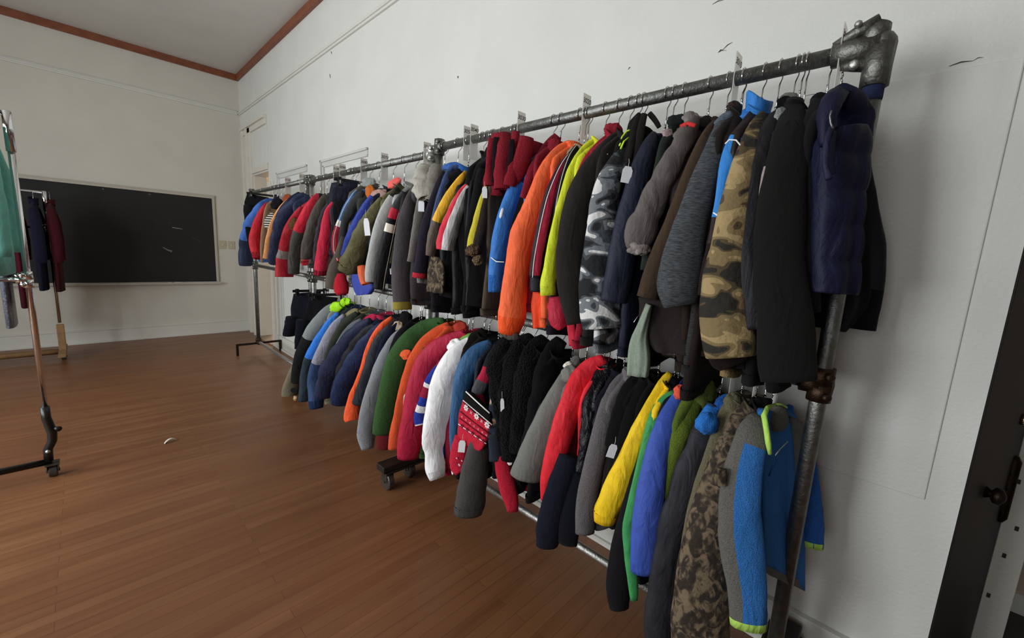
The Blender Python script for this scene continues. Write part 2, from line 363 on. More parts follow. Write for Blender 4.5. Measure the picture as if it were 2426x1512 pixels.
def chalkline(pxs, r, mt):
    MB().tube([at(x, y, 0, D-.0125) for x, y in pxs], r, 5).build('chalk_mark', mt, cb, True, o0)
chalkline([(408, 539), (420, 541), (432, 543)], .006, chalk)
chalkline([(366, 602), (372, 613), (385, 616), (396, 611), (400, 600), (392, 590), (380, 588)], .003, faint)
for k in range(5): chalkline([(386+k*3, 586+k*2), (396+k*3, 592+k), (408-k, 594+k)], .007, mat('#7b7b79', 'plain'))
chalkline([(455, 563), (470, 570), (476, 574)], .004, faint); chalkline([(398, 527), (404, 530)], .005, faint)
chalkline([(242, 447), (246, 449)], .004, chalk); chalkline([(352, 460), (357, 461)], .004, chalk)
for p0, p1, lab in (((399, 666), (408, 666), 'short white chalk stub on the chalkboard tray'), ((413, 666), (432, 666), 'long white chalk stick lying on the chalkboard tray')):
    a_, b_ = at(*p0, 0, D-.04), at(*p1, 0, D-.04); a_.z = b_.z = .772+.009
    tag(MB().cyl(a_, b_, .009, 8).build('chalk_stick', mat('#dcdad3', 'plain'), None, True, None), lab, 'chalk')
for yv, lab in ((.305, 'cream light switch plate next to the chalkboard frame'), (.192, 'cream switch plate nearer the room corner')):
    s_ = thing('light_switch', (D, yv, 1.34), lab, 'switch')
    bevel(MB().box((-.008, -.045, -.06), (0, .045, .06)).build('plate', mat('#b5ad93', 'plastic'), s_), .003)
    MB().box((-.018, -.006, -.012), (-.008, .006, .012)).build('toggle', mat('#cfc7ad', 'plastic'), s_)

# ------------------------------------------------------------------ pipe racks
YR = .2914; PR = .0215
galv = mat('#80817d', 'metal'); cast = mat('#75756f', 'metal'); brightm = mat('#b5b5b0', 'metal'); rust = mat('#4a3a30', 'metal'); blackm = mat('#181614', 'plastic')
RACKS = [(.157, 2.075, 2.027, 1.12), (2.145, 4.015, 1.999, 1.13), (4.085, 5.915, 2.003, 1.13)]
def railz(x, row):
    for x0, x1, zt, zl in RACKS:
        if x <= x1+.035: return zt if row == 'U' else zl
    return RACKS[-1][2] if row == 'U' else RACKS[-1][3]
def caster(parent, c, o, wr=.06, name='caster'):
    """c: top centre of the caster plate"""
    m_ = MB(); m_.box((c.x-.04, c.y-.03, c.z-.008), (c.x+.04, c.y+.03, c.z))
    m_.box((c.x-.03, c.y-.024, wr), (c.x+.03, c.y-.020, c.z)); m_.box((c.x-.03, c.y+.020, wr), (c.x+.03, c.y+.024, c.z))
    k = bevel(m_.build(name, mat('#5b564e', 'metal'), parent, False, o), .002)
    m_ = MB(); m_.tube([(c.x, c.y-.019, wr), (c.x, c.y-.015, wr), (c.x, c.y+.015, wr), (c.x, c.y+.019, wr)], [wr*.9, wr, wr, wr*.9], 20); m_.cyl((c.x, c.y-.028, wr), (c.x, c.y+.028, wr), .01, 8)
    m_.build('wheel', mat('#3a3632', 'plastic'), k, False, o)
def fitting(name, c, axis_list, o, parent, mt, r=.032, ln=.05, lug=True):
    m_ = MB()
    for a in axis_list:
        a = Vector(a); m_.tube([c-a*0, c+a*ln*.55, c+a*ln, c+a*ln*1.001], [r*1.08, r, r, r*.86], 14)
    m_.ball(c, r*1.06, 14)
    f = m_.build(name, mt, parent, True, o)
    if lug:
        for a in axis_list:
            a = Vector(a); s = a.orthogonal().normalized()
            if abs(a.z) > .5: s = Vector((-.6, .8, 0))
            else: s = Vector((0, .35, .94))
            q = c+a*ln*.6
            MB().tube([q+s*r*.7, q+s*(r+.011), q+s*(r+.014)], [.012, .012, .007], 8).build('set_screw', mt, f, True, o)
    return f
def pipe_rack(i, x0, x1, zt, zl, label):
    o = Vector((x0, YR, 0)); t = thing('pipe_rack', o, label, 'clothes rack', 'galvanised pipe racks along the wall')
    zb = .15
    for k, x in enumerate((x0, x1)):
        MB().tube([(x, YR, zb), (x, YR, zt+(.0 if (i == 0 and k == 0) else .045))], PR, 18).build('post', galv if not (i == 1) else brightm, t, True, o)
    MB().tube([(x0, YR, zt), (x1, YR, zt)], PR, 18).build('top_rail', galv, t, True, o)
    MB().tube([(x0, YR, zl), (x1, YR, zl)], PR*.92, 16).build('lower_rail', galv, t, True, o)
    MB().tube([(x0, YR, zb), (x1, YR, zb)], PR*.8, 14).build('base_rail', brightm, t, True, o)
    for k, x in enumerate((x0, x1)):
        s = 1 if k == 0 else -1; c = Vector((x, YR, zt))
        if i == 0 and k == 0:
            f = fitting('corner_fitting', c, [(1, 0, 0), (0, 0, -1)], o, t, cast, .0315, .10, False)
            m_ = MB()
            # triangular gusset lugs above and below the pipe, as on a cast corner socket
            m_.tube([c+Vector((.005, 0, .055)), c+Vector((.012, 0, .035)), c+Vector((.02, 0, .0))], [.022, .029, .029], 14)
            m_.tube([c+Vector((.10, .012, .022)), c+Vector((.055, .012, .040)), c+Vector((.01, .004, .058))], [.008, .015, .019], 12)
            m_.tube([c+Vector((.075, .010, -.036)), c+Vector((.05, .010, -.040)), c+Vector((.0, .0, -.042))], [.010, .014, .022], 12)
            m_.build('lug', cast, f, True, o)
            MB().tube([c+Vector((.052, .012, .058)), c+Vector((.050, .030, .054)), c+Vector((.050, .036, .050))], [.009, .009, .005], 8).build('set_screw', brightm, f, True, o)
            MB().tube([c+Vector((.045, .024, -.044)), c+Vector((.045, .036, -.046)), c+Vector((.045, .040, -.046))], [.012, .012, .007], 8).build('set_screw', brightm, f, True, o)
            MB().tube([(x, YR, 1.892), (x, YR, 1.897), (x, YR, 1.925), (x, YR, 1.93)], [PR+.0006, PR+.0016, PR+.0016, PR+.0006], 18).build('blue_tape', mat('#232a48', 'cloth'), t, True, o)
        else:
            fitting('tee_fitting', c, [(s, 0, 0), (0, 0, 1), (0, 0, -1)], o, t, brightm if i == 1 and k == 0 else cast, .030, .042)
        fitting('tee_fitting', Vector((x, YR, zl)), [(s, 0, 0), (0, 0, 1), (0, 0, -1)], o, t, rust if (i == 0 and k == 0) else cast, .031, .05)
        fitting('tee_fitting', Vector((x, YR, zb)), [(s, 0, 0), (0, 0, 1)], o, t, rust, .031, .055)
        if i == 2 and k == 1:      # far end: thin angle-iron foot with short legs
            m_ = MB(); m_.box((x-.012, .03, .125), (x+.012, .54, .15)); m_.box((x-.012, .515, 0), (x+.012, .54, .125)); m_.box((x-.012, .03, 0), (x+.012, .055, .125))
            bevel(m_.build('foot', mat('#3a332c', 'metal'), t, False, o), .002)
        else:
            m_ = MB(); fx = x-.03*s if i == 0 and k == 1 else x
            fe = .64 if i == 0 else .47
            m_.box((fx-.045, .045, .128), (fx+.045, fe, .168)); m_.box((fx-.055, .05, .118), (fx+.055, fe-.01, .130))
            bevel(m_.build('foot', mat('#17130f', 'wood'), t, False, o), .004)
            for y_ in (.10, fe-.05): caster(t, Vector((fx, y_, .118)), o, .055)
    return t
for i, (x0, x1, zt, zl) in enumerate(RACKS):
    pipe_rack(i, x0, x1, zt, zl, ['galvanised pipe clothes rack nearest the camera with blue tape on its end post',
              'middle galvanised pipe clothes rack with the bright clamp joint', 'farthest galvanised pipe clothes rack, ending by the corner doorway'][i])

# ------------------------------------------------------------------ garment builders
def yprof(dz):
    P_ = [(.0, .0), (.08, .02), (.13, .05), (.22, .135), (.32, .175), (.5, .20), (1.2, .21)]
    if dz <= 0: return 0
    for (a, ya), (b_, yb) in zip(P_, P_[1:]):
        if dz <= b_: return ya+(yb-ya)*(dz-a)/(b_-a)
    return .21
def parse(s):
    return [tuple(float(q) for q in w.split(',')) for w in s.split()]
def catmull(pts, n):
    """pts: list of tuples (same length); returns n samples, param uniform in image length"""
    m_ = len(pts); seg = [math.hypot(pts[i+1][0]-pts[i][0], pts[i+1][1]-pts[i][1]) for i in range(m_-1)]
    tot = sum(seg); out = []
    for k in range(n):
        d = tot*k/(n-1); i = 0
        while i < m_-2 and d > seg[i]: d -= seg[i]; i += 1
        t = min(1, d/max(seg[i], 1e-6))
        p0, p1, p2, p3 = pts[max(i-1, 0)], pts[i], pts[i+1], pts[min(i+2, m_-1)]
        out.append(tuple(.5*(2*b_+(c_-a_)*t+(2*a_-5*b_+4*c_-d_)*t*t+(-a_+3*b_-3*c_+d_)*t**3) for a_, b_, c_, d_ in zip(p0, p1, p2, p3)))
    return out
def lift(px, py, row, out=0, yo=None):
    """pixel -> point on the garment: depth follows the shoulder slope of a coat on its hanger"""
    if yo is not None: return at(px, py, 1, YR+yo)
    y = YR+.15
    for _ in range(12):
        P = at(px, py, 1, y); y = .5*y+.5*(YR+yprof(railz(P.x, row)-P.z)+out)
    return at(px, py, 1, y)
def path3(pts, row, n, out=0):
    full = any(len(p) > 3 for p in pts)
    if full: pts = [p if len(p) > 3 else p+(lift(p[0], p[1], row, out).y-YR,) for p in pts]
    sm = catmull(pts, n); res = []
    for q in sm:
        P = lift(q[0], q[1], row, out, q[3] if full else None)
        res.append((P, max(2, q[2])*depth(P)/F/2))
    return res
def sleeve(name, pts3, mats, parent, o, tilt=20, flat=.55, nth=20, quilts=0, segs=None, bands=None, wr=.05, seed=0, piping=None, cuff=None, cuffmat=None, gather=True, openend=True):
    n = len(pts3); V = []; Fc = []; MI = []; frames = []
    for i, (P, hw) in enumerate(pts3):
        T = (pts3[min(i+1, n-1)][0]-pts3[max(i-1, 0)][0]).normalized()
        Vw = (P-CAM).normalized(); A = T.cross(Vw).normalized()
        if A.dot(rt) < 0: A = -A
        B = T.cross(A).normalized()
        if B.dot(Vw) > 0: B = -B
        ang = math.radians(tilt); A2 = A*math.cos(ang)-B*math.sin(ang); B2 = B*math.cos(ang)+A*math.sin(ang)
        frames.append((P, A2, B2, hw/max(.75, math.cos(ang)), T))
    def ring(i, scale=1, shift=0):
        P, A, B, hw, T = frames[i]; t = i/(n-1); base = len(V)
        q = 1
        if quilts: q = .80+.20*abs(math.sin(math.pi*quilts*t))**.55
        if gather and t > .86: q *= 1+.0*t
        for j in range(nth):
            th = 2*math.pi*j/nth
            nz = noise.noise(Vector((seed*3.1+math.cos(th)*1.3, math.sin(th)*1.3, t*9+seed)))*wr*1.6 + wr*.5*math.sin(3*th+seed+t*5)*math.sin(t*17+seed*2)
            nz += wr*1.3*(.35-abs(noise.noise(Vector((math.cos(th-.6)*1.1+seed, math.sin(th)*2.2, t*13+th*.5+seed*2)))))
            if t < .08: nz *= .3
            if cuff and t > .86-cuff: nz += .07*math.cos(11*th+seed)*min(1, (t-.86+cuff)*8)
            k = scale*q*(1+nz)
            V.append(P+T*shift+(A*math.cos(th)*hw+B*math.sin(th)*hw*flat)*k)
        return base
    bases = [ring(i) for i in range(n)]
    def bridge(a, b_, idx):
        for j in range(nth):
            j2 = (j+1) % nth; Fc.append((a+j, a+j2, b_+j2, b_+j))
            m_ = idx
            if bands and idx == 0:
                th = 2*math.pi*(j+.5)/nth
                if math.sin(th) > 0:
                    u = math.cos(th)
                    for u0, u1, bi in bands:
                        if u0 <= u < u1: m_ = bi
            MI.append(m_)
    def midx(t):
        if segs:
            for t1, k in segs:
                if t < t1: return k
            return segs[-1][1]
        return 0
    for i in range(n-1): bridge(bases[i], bases[i+1], midx((i+.5)/(n-1)))
    Fc.append(tuple(reversed(range(bases[0], bases[0]+nth)))); MI.append(midx(0))
    if openend:
        b2 = ring(n-1, .82, 0); b3 = ring(n-1, .72, -.03); e = midx(1)
        bridge(bases[-1], b2, e); bridge(b2, b3, e)
        Fc.append(tuple(range(b3, b3+nth))); MI.append(e)
    else:
        Fc.append(tuple(range(bases[-1], bases[-1]+nth))); MI.append(midx(1))
    ob = mesh_obj(name, V, Fc, mats, parent, True, MI, o)
    if cuff:
        m_ = MB(); cl = cuff; i0 = max(1, int((n-1)*(1-cl)))
        vv = []; ff = []
        ids = list(range(i0, n))
        rows = [(i, 1.05) for i in ids]+[(n-1, .7)]
        for i, s_ in rows:
            P, A, B, hw, T = frames[i]
            for j in range(nth):
                th = 2*math.pi*j/nth; rb = 1+.02*math.cos(th*10)
                vv.append(P+T*(.004 if i == n-1 else 0)+(A*math.cos(th)*hw+B*math.sin(th)*hw*flat)*s_*rb*(1+noise.noise(Vector((seed*3.1+math.cos(th)*1.3, math.sin(th)*1.3, i/(n-1)*9+seed)))*wr*1.6))
        for k in range(len(rows)-1):
            for j in range(nth):
                j2 = (j+1) % nth; ff.append((k*nth+j, k*nth+j2, (k+1)*nth+j2, (k+1)*nth+j))
        mesh_obj('cuff', vv, ff, cuffmat, ob, True, None, o)
    if piping:
        for u, pm, r_ in piping:
            th = math.acos(max(-1, min(1, u)))
            MB().tube([P+(A*math.cos(th)*hw+B*math.sin(th)*hw*flat)*1.03 for P, A, B, hw, T in frames], r_, 6).build('piping', pm, ob, True, o)
    return ob
def torso(parent, o, xi, zn, zh, mt, hw=.165, tx=.024, yc=YR, seed=0, yawd=0, quilts=0, name='body', hemm=None):
    """coat body between neck zn and hem zh, hanging square to the rail"""
    rows = [(0, .050, .6), (.018, .075, .8), (.045, .115, .95), (.075, hw*.93, 1), (.11, hw, 1)]
    Ltot = zn-zh
    for k in range(1, 9): rows.append((.11+(Ltot-.11)*k/8, hw*(1+.05*math.sin(k*.9+seed)), 1.0+.25*k/8))
    nth = 22; V = []; Fc = []; cy, sy = math.cos(math.radians(yawd)), math.sin(math.radians(yawd))
    for i, (dz, w_, q) in enumerate(rows):
        qq = (.85+.15*abs(math.sin(i*1.57)))*1.1 if quilts and i > 3 else 1
        for j in range(nth):
            th = 2*math.pi*j/nth; cx, sn = math.cos(th), math.sin(th)
            y = math.copysign(abs(sn)**.75, sn)*w_; x = math.copysign(abs(cx)**.8, cx)*tx*q*qq
            x += .010*noise.noise(Vector((y*14+seed, dz*5, seed*1.7)))
            V.append(Vector((xi+x*cy-y*sy*.0+y*sy, max(.02, yc+y*cy-x*sy), zn-dz+.006*math.sin(y*30+seed)*(i/len(rows)))))
    m_ = len(rows)
    for i in range(m_-1):
        for j in range(nth): j2 = (j+1) % nth; Fc.append((i*nth+j, (i+1)*nth+j, (i+1)*nth+j2, i*nth+j2))
    Fc.append(tuple(range(nth))); Fc.append(tuple(reversed(range((m_-1)*nth, m_*nth))))
    ob = mesh_obj(name, V, Fc, mt, parent, True, None, o)
    if hemm:
        vv = []; ff = []
        for k, (dz, s_) in enumerate(((0, 1.02), (-.035, 1.05), (-.04, .9))):
            for j in range(nth):
                c = V[(m_-1)*nth+j]; vv.append(Vector((xi+(c.x-xi)*s_, yc+(c.y-yc)*s_, c.z-.002+dz*-1 if k < 2 else c.z-.003)))
        for k in range(2):
            for j in range(nth): j2 = (j+1) % nth; ff.append((k*nth+j, (k+1)*nth+j, (k+1)*nth+j2, k*nth+j2))
        mesh_obj('hem_band', vv, ff, hemm, ob, True, None, o)
    return ob
def collar(parent, o, c, mt, rx=.028, ry=.066, h=.017, flare=1.2, name='collar', seed=0, lean=0):
    nth = 20; rows = [(-.02, 1.0, 1), (0, 1.02, 1), (h*.6, 1.08, 1), (h, flare, 1), (h+.003, flare*.93, 1), (h*.5, .92, 1), (-.01, .8, 1)]
    V = []; Fc = []
    for dz, s_, _ in rows:
        for j in range(nth):
            th = 2*math.pi*j/nth
            V.append(c+Vector((rx*s_*math.cos(th)+lean*dz, ry*s_*math.sin(th), dz+.008*math.sin(2*th+seed)+.012*math.cos(th)*(1 if dz > 0 else 0))))
    for i in range(len(rows)-1):
        for j in range(nth): j2 = (j+1) % nth; Fc.append((i*nth+j, i*nth+j2, (i+1)*nth+j2, (i+1)*nth+j))
    Fc.append(tuple(range((len(rows)-1)*nth, len(rows)*nth)))
    return mesh_obj(name, V, Fc, mt, parent, True, None, o)
def blob(name, parent, o, px, py, w, h, yo, mt, seed=0, rot=0, deep=.6, rough=.25):
    """soft lump of cloth (hood, bunched collar, fur): centre pixel, size in px, distance yo from the rail"""
    c = at(px, py, 1, YR+yo); s = depth(c)/F/2; hw, hh = w*s, h*s; rough = max(rough, .2) if name in ('hood', 'collar', 'hood_back') else rough
    Vw = (c-CAM).normalized(); ca, sa = math.cos(math.radians(rot)), math.sin(math.radians(rot))
    A = (rt*ca+up*sa); B = (up*ca-rt*sa); n1, n2 = 30, 20; V = []; Fc = []
    for i in range(n2):
        ph = math.pi*i/(n2-1)
        for j in range(n1):
            th = 2*math.pi*j/n1
            d = Vector((math.sin(ph)*math.cos(th), math.sin(ph)*math.sin(th), math.cos(ph)))
            k = 1+rough*noise.noise(d*1.7+Vector((seed*5.3, seed, 0)))+rough*.9*(.25-abs(noise.noise(Vector((d.x*3.2, d.y*3.2, d.z*1.6))+Vector((seed, seed*2, 3)))))
            V.append(c+(A*d.x*hw-Vw*d.y*min(hw, hh)*deep+B*d.z*hh)*k)
    for i in range(n2-1):
        for j in range(n1): j2 = (j+1) % n1; Fc.append((i*n1+j, (i+1)*n1+j, (i+1)*n1+j2, i*n1+j2))
    return mesh_obj(name, V, Fc, mt, parent, True, None, o)
def panel(name, parent, o, rows, ly, ry, mt, thick=.03, seed=0, nth=26, folds=.012, sub=14, top=True, quilts=0):
    """cloth front hung between a left and a right edge: rows of (lx,ly,rx,ry) pixels, edges at depth ly/ry from the rail"""
    sm = catmull([tuple(r) for r in rows], sub); V = []; Fc = []
    for k, (ax, ay, bx, by) in enumerate(sm):
        t = k/(sub-1)
        lyo = ly if not isinstance(ly, tuple) else ly[0]+(ly[1]-ly[0])*t; ryo = ry if not isinstance(ry, tuple) else ry[0]+(ry[1]-ry[0])*t
        A_, B_ = at(ax, ay, 1, YR+lyo), at(bx, by, 1, YR+ryo); c = (A_+B_)/2; e = (B_-A_)/2
        nrm = e.cross(Vector((0, 0, 1))).normalized()
        if nrm.dot(CAM-c) < 0: nrm = -nrm
        for j in range(nth):
            th = 2*math.pi*j/nth; u = math.copysign(abs(math.cos(th))**.8, math.cos(th)); w_ = math.copysign(abs(math.sin(th))**.7, math.sin(th))
            fd = folds*(noise.noise(Vector((u*2.6+seed*3, t*1.5, seed)))+.5*math.sin(u*7+seed*2+t))*(.3+.7*t)
            V.append(c+e*u*(1+.02*math.sin(t*13+seed))+nrm*(w_*thick*((.80+.20*abs(math.sin(math.pi*quilts*t+.06*math.sin(u*4)))**.6) if quilts else 1)+fd))
    for i in range(sub-1):
        for j in range(nth): j2 = (j+1) % nth; Fc.append((i*nth+j, i*nth+j2, (i+1)*nth+j2, (i+1)*nth+j))
    Fc.append(tuple(reversed(range(nth)))); Fc.append(tuple(range((sub-1)*nth, sub*nth)))
    return mesh_obj(name, V, Fc, mt, parent, True, None, o)
wirem = mat('#c9c9c6', 'chrome'); wirew = mat('#d9d7d2', 'plastic')
HN = [0]
def hanger(x, row, zn, label, kind='wire', yawd=0, spread=.135):
    zr = railz(x, row); o = Vector((x, YR, zr)); HN[0] += 1
    t = thing({'wire': 'wire_hanger', 'clip': 'clip_hanger'}[kind], o, label, 'hanger', 'hangers on the %s rail' % ('upper' if row == 'U' else 'lower'))
    R_ = PR+.004; pts = []
    for k in range(9):
        a = math.radians(-60+k*(300-60)/8.0*.86+0)
        pts.append(Vector((0, -math.sin(a+math.pi/2-math.pi/2+1.2)*R_ if False else R_*math.cos(math.radians(-40+k*27.5)), R_*math.sin(math.radians(-40+k*27.5)))))
    drop = zn-zr
    pts += [Vector((0, -R_, -.02)), Vector((0, -.004, -.045)), Vector((0, 0, drop+.01))]
    jit = random.uniform(-.004, .004)
    MB().tube([p+Vector((jit*(-p.z*10), 0, 0)) for p in pts], .0022, 6).build('hook', wirem, t, True)
    # twisted neck of the wire
    if kind == 'wire':
        tw = [Vector((.0022*math.cos(k*1.3), .0022*math.sin(k*1.3), drop+.01+(.045*(1-k/14)))) for k in range(15)]
        MB().tube(tw, .0021, 5).build('twist', wirem, t, True)
        c_, s_ = math.cos(math.radians(yawd)), math.sin(math.radians(yawd))
        tri = [Vector((0, 0, drop+.012)), Vector((-.04*s_, .04*c_, drop-.022)), Vector((-spread*s_, spread*c_, drop-.092)), Vector((-(spread-.01)*s_, (spread-.01)*c_, drop-.10)),
               Vector((0, 0, drop-.10)), Vector(((spread-.01)*s_, -(spread-.01)*c_, drop-.10)), Vector((spread*s_, -spread*c_, drop-.092)), Vector((.04*s_, -.04*c_, drop-.022))]
        MB().tube(tri, .0018, 5, closed=True).build('frame', wirem, t, True)
    else:
        bevel(MB().box((-.006, -.165, drop-.012), (.006, .165, drop+.012)).build('bar', mat('#0d0d0f', 'plastic'), t), .003)
        for y_ in (-.125, .125):
            cl = bevel(MB().box((-.014, y_-.014, drop-.045), (.014, y_+.014, drop+.02)).build('clip', mat('#101013', 'plastic'), t), .003)
            MB().box((-.016, y_-.006, drop-.03), (.016, y_+.006, drop-.005)).build('spring', wirem, cl)
    return t
GN = [0]
def rowname(row): return 'upper' if row == 'U' else 'lower'
def price_tag(parent, o, px, py, w, h, yo, rot=0, lines=True):
    c = at(px, py, 1, YR+yo); s = depth(c)/F; Vw = (c-CAM).normalized()
    nrm = Vector((-.75, .66, 0)); A = Vector((-.66, -.75, 0)); B = Vector((0, 0, 1))
    if A.dot(rt) < 0: A = -A
    k = s/max(.45, abs(A.dot(rt))); hw, hh = w*k/2, h*s/2; ca, sa = math.cos(math.radians(rot)), math.sin(math.radians(rot))
    A, B = A*ca+B*sa, B*ca-A*sa
    pts = [(-1, -1), (1, -1), (1, .55), (.6, 1), (-.6, 1), (-1, .55)]
    V = [c+A*u*hw+B*v*hh+nrm*e for e in (.0006, -.0006) for u, v in pts]
    Fc = [tuple(range(6)), tuple(reversed(range(6, 12)))]+[(i, (i+1) % 6, 6+(i+1) % 6, 6+i) for i in range(6)]
    t = mesh_obj('price_tag', V, Fc, mat('#eef0f4', 'plain'), parent, False, None, o)
    MB().tube([c+B*hh*.8, c+B*hh*1.5, c+B*hh*2.0-nrm*.01], .0007, 5).build('string', mat('#dcdcd8', 'plain'), t, True, o)
    return t
USED = set()
def hlabel(pre, label):
    ws = label.replace(',', '').split(); k = min(len(ws), 16-len(pre.split()))
    n_ = min(k, 6)
    stop = {'with', 'and', 'the', 'of', 'on', 'in', 'a', 'its', 'to', 'by', 'at', 'between', 'beside', 'behind', 'below', 'under', 'right', 'left', 'next', 'over', 'whose', 'near', 'just', 'squeezed', 'above', 'hung'}
    while True:
        q = ws[:n_]
        while q and q[-1] in stop: q = q[:-1]
        t_ = pre+' '.join(q)
        if t_ not in USED or n_ >= k: USED.add(t_); return t_
        n_ += 1
def coat(row, name, label, cat, pts, col, kind='nylon', segs=None, bands=None, piping=None, colcol=None, cuff=None, cuffcol=None, quilts=0, tilt=20,
         out=0, hem=None, bcol=None, flat=.55, body=True, far=True, wr=.05, hang='wire', zn=None, hw=.165, rib=True, dx=0, hl=None, n=None, hook=None, ckind=None):
    """a coat on its hanger: visible sleeve traced from shoulder to cuff, body, collar, wall-side sleeve"""
    GN[0] += 1; seed = GN[0]*.73
    P = parse(pts); p3 = path3(P, row, n or (38 if len(P) > 4 else 20), out)
    top = p3[0][0]; xi = top.x+dx
    if hook is not None: xi = at(hook, at_rail(hook, row), 1, YR).x
    zr = railz(xi, row); z_n = zn if zn is not None else min(zr-.105, max(top.z-.004, zr-.17))
    o = Vector((xi, YR, zr)); t = thing(name, o, label, cat, 'clothes on the %s rail' % rowname(row))
    ms = [mat(col, kind)]
    if segs: segs = [(a, (ms.append(mat(c, k)) or len(ms)-1) if c else 0) for a, c, k in [(s_+(kind,))[:3] for s_ in segs]]
    bd = None
    if bands: bd = [(u0, u1, (ms.append(mat(c, kind)) or len(ms)-1)) for u0, u1, c in bands]
    pp = [(u, mat(c, 'cloth'), r_) for u, c, r_ in piping] if piping else None
    sleeve('sleeve', p3, ms, t, o, tilt, flat, 28 if bands else 24, quilts, segs, bd, wr, seed, pp, cuff, mat(cuffcol or col, ckind or ('knit' if cuffcol or cuff else kind)))
    zc = p3[-1][0].z
    zh = hem if hem is not None else min(zr-.45, zc+.07)
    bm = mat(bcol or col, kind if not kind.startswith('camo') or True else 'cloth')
    if body:
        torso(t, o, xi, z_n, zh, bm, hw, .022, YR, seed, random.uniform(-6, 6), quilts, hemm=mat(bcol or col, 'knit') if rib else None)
        if colcol != 'none':
            collar(t, o, Vector((xi, YR, z_n-.012)), mat(colcol or bcol or col, kind if not colcol else 'cloth'), seed=seed)
    if far:
        fp = []
        for k in range(7):
            q = k/6; zz = z_n-.06-(z_n-.06-zc)*q
            fp.append((Vector((xi+.02*math.sin(seed+q*2), max(.075, YR-.13-.06*min(1, q*3)), zz)), .035+.008*math.sin(q*3)))
        sleeve('sleeve', fp, [bm], t, o, 0, .55, 10, 0, None, None, .04, seed+5)
    if hang: hanger(xi, row, z_n, hl or hlabel('thin wire hanger holding the ', label), hang)
    return t, o
def at_rail(px, row):
    """image row of the rail at image column px"""
    z = 2.02 if row == 'U' else 1.12
    lo, hi = -200., 1400.
    for _ in range(40):
        mid = (lo+hi)/2
        if at(px, mid, 1, YR).z > z: lo = mid
        else: hi = mid
    return (lo+hi)/2
def divider(px, row, text=None, label='', dz=0, h=.15):
    x = at(px, at_rail(px, row), 1, YR).x; zr = railz(x, row); o = Vector((x, YR, zr))
    t = thing('size_divider', o, label, 'divider', 'plastic size dividers on the %s rail' % rowname(row))
    w_ = .026; zt_, zb_ = .072, -.072-dz; n = 16; R_ = PR+.002
    outer = []; inner = []
    ring = []
    for k in range(n):
        a = 2*math.pi*k/n; inner.append((R_*math.cos(a), R_*math.sin(a)))
        c_, s_ = math.cos(a), math.sin(a); f = 1/max(abs(c_)/w_, abs(s_)/(zt_ if s_ > 0 else -zb_))
        outer.append((c_*f, s_*f))
    # add exact corners by snapping the nearest ring point
    for cy_, cz_ in ((w_, zt_), (-w_, zt_), (w_, zb_), (-w_, zb_)):
        k = min(range(n), key=lambda q: (outer[q][0]-cy_)**2+(outer[q][1]-cz_)**2); outer[k] = (cy_, cz_)
    V = []; Fc = []
    for e in (-.001, .001):
        V += [Vector((e, y, z)) for y, z in outer]; V += [Vector((e, y, z)) for y, z in inner]
    for k in range(n):
        k2 = (k+1) % n
        Fc += [(k, n+k, n+k2, k2), (2*n+k, 2*n+k2, 3*n+k2, 3*n+k), (k, k2, 2*n+k2, 2*n+k), (n+k, 3*n+k, 3*n+k2, n+k2)]
    mesh_obj('plate', V, Fc, mat('#f2f0ec', 'frosted'), t, False)
    if text:
        cu = bpy.data.curves.new('number', 'FONT'); cu.body = text; cu.size = .027; cu.align_x = 'CENTER'; cu.align_y = 'CENTER'; cu.shear = .15; cu.offset = .0002; cu.extrude = .0002
        tmp = bpy.data.objects.new('number_text', cu); me = bpy.data.meshes.new_from_object(tmp); bpy.data.objects.remove(tmp)
        me.materials.clear(); me.materials.append(mat('#141414', 'plain'))
        to = bpy.data.objects.new('number', me); COL.objects.link(to); to.parent = t
        to.matrix_local = Matrix(((0, 0, -1, -.0014), (-1, 0, 0, 0), (0, 1, 0, .046), (0, 0, 0, 1)))
    return t

# ------------------------------------------------------------------ upper rail, far end to near end
J = 'jacket'
def U(name, label, cat, pts, col, kind='nylon', **k): return coat('U', name, label, cat, pts, col, kind, **k)
def Lo(name, label, cat, pts, col, kind='nylon', **k): return coat('L', name, label, cat, pts, col, kind, **k)
def trousers(row, label, rows, ly, ry, col, kind='cloth', legs=(), thick=.03, hl='', name='trousers', cat='trousers', seed=1, hookpx=None, clip=True):
    c = (at(rows[0][0], rows[0][1], 1, YR+(ly if not isinstance(ly, tuple) else ly[0]))+at(rows[0][2], rows[0][3], 1, YR+(ry if not isinstance(ry, tuple) else ry[0])))/2
    x = c.x if hookpx is None else at(hookpx, at_rail(hookpx, row), 1, YR).x
    o = Vector((x, YR, railz(x, row))); t = thing(name, o, label, cat, 'clothes on the %s rail' % rowname(row))
    b_ = panel('waist', t, o, rows, ly, ry, mat(col, kind), thick, seed)
    for k, lp in enumerate(legs):
        sleeve('leg', path3(parse(lp), row, 18), [mat(col, kind)], t, o, 15, .5, 18, seed=seed+k)
    hanger(x, row, c.z+.015, hl or hlabel('black clip hanger holding the ' if clip else 'wire hanger holding the ', label), 'clip' if clip else 'wire')
    return t, o
trousers('U', 'small black trousers at the far end of the upper rail', [(588, 459, 636, 468), (583, 470, 634, 478), (581, 485, 630, 492), (586, 497, 622, 508)], .12, -.02, '#0c0c10', legs=("592,492,26 594,540,22 600,590,18",))
t, o = U('padded_coat', 'bright blue padded coat with navy lower sleeve, farthest coat on the upper rail', 'coat', '636,474,12 614,498,24 594,535,30 584,572,29 582,600,28 582,630,29', '#3f66b0', 'puffer', segs=[(.62, None), (1.1, '#232c44')], quilts=4)
t, o = U('ski_jacket', 'plain red ski jacket next to the far blue padded coat', J, '634,482,8 620,508,18 608,548,26 606,578,27 611,612,19', '#b9242f', 'nylon', cuff=.1, cuffcol='#8c1c26')
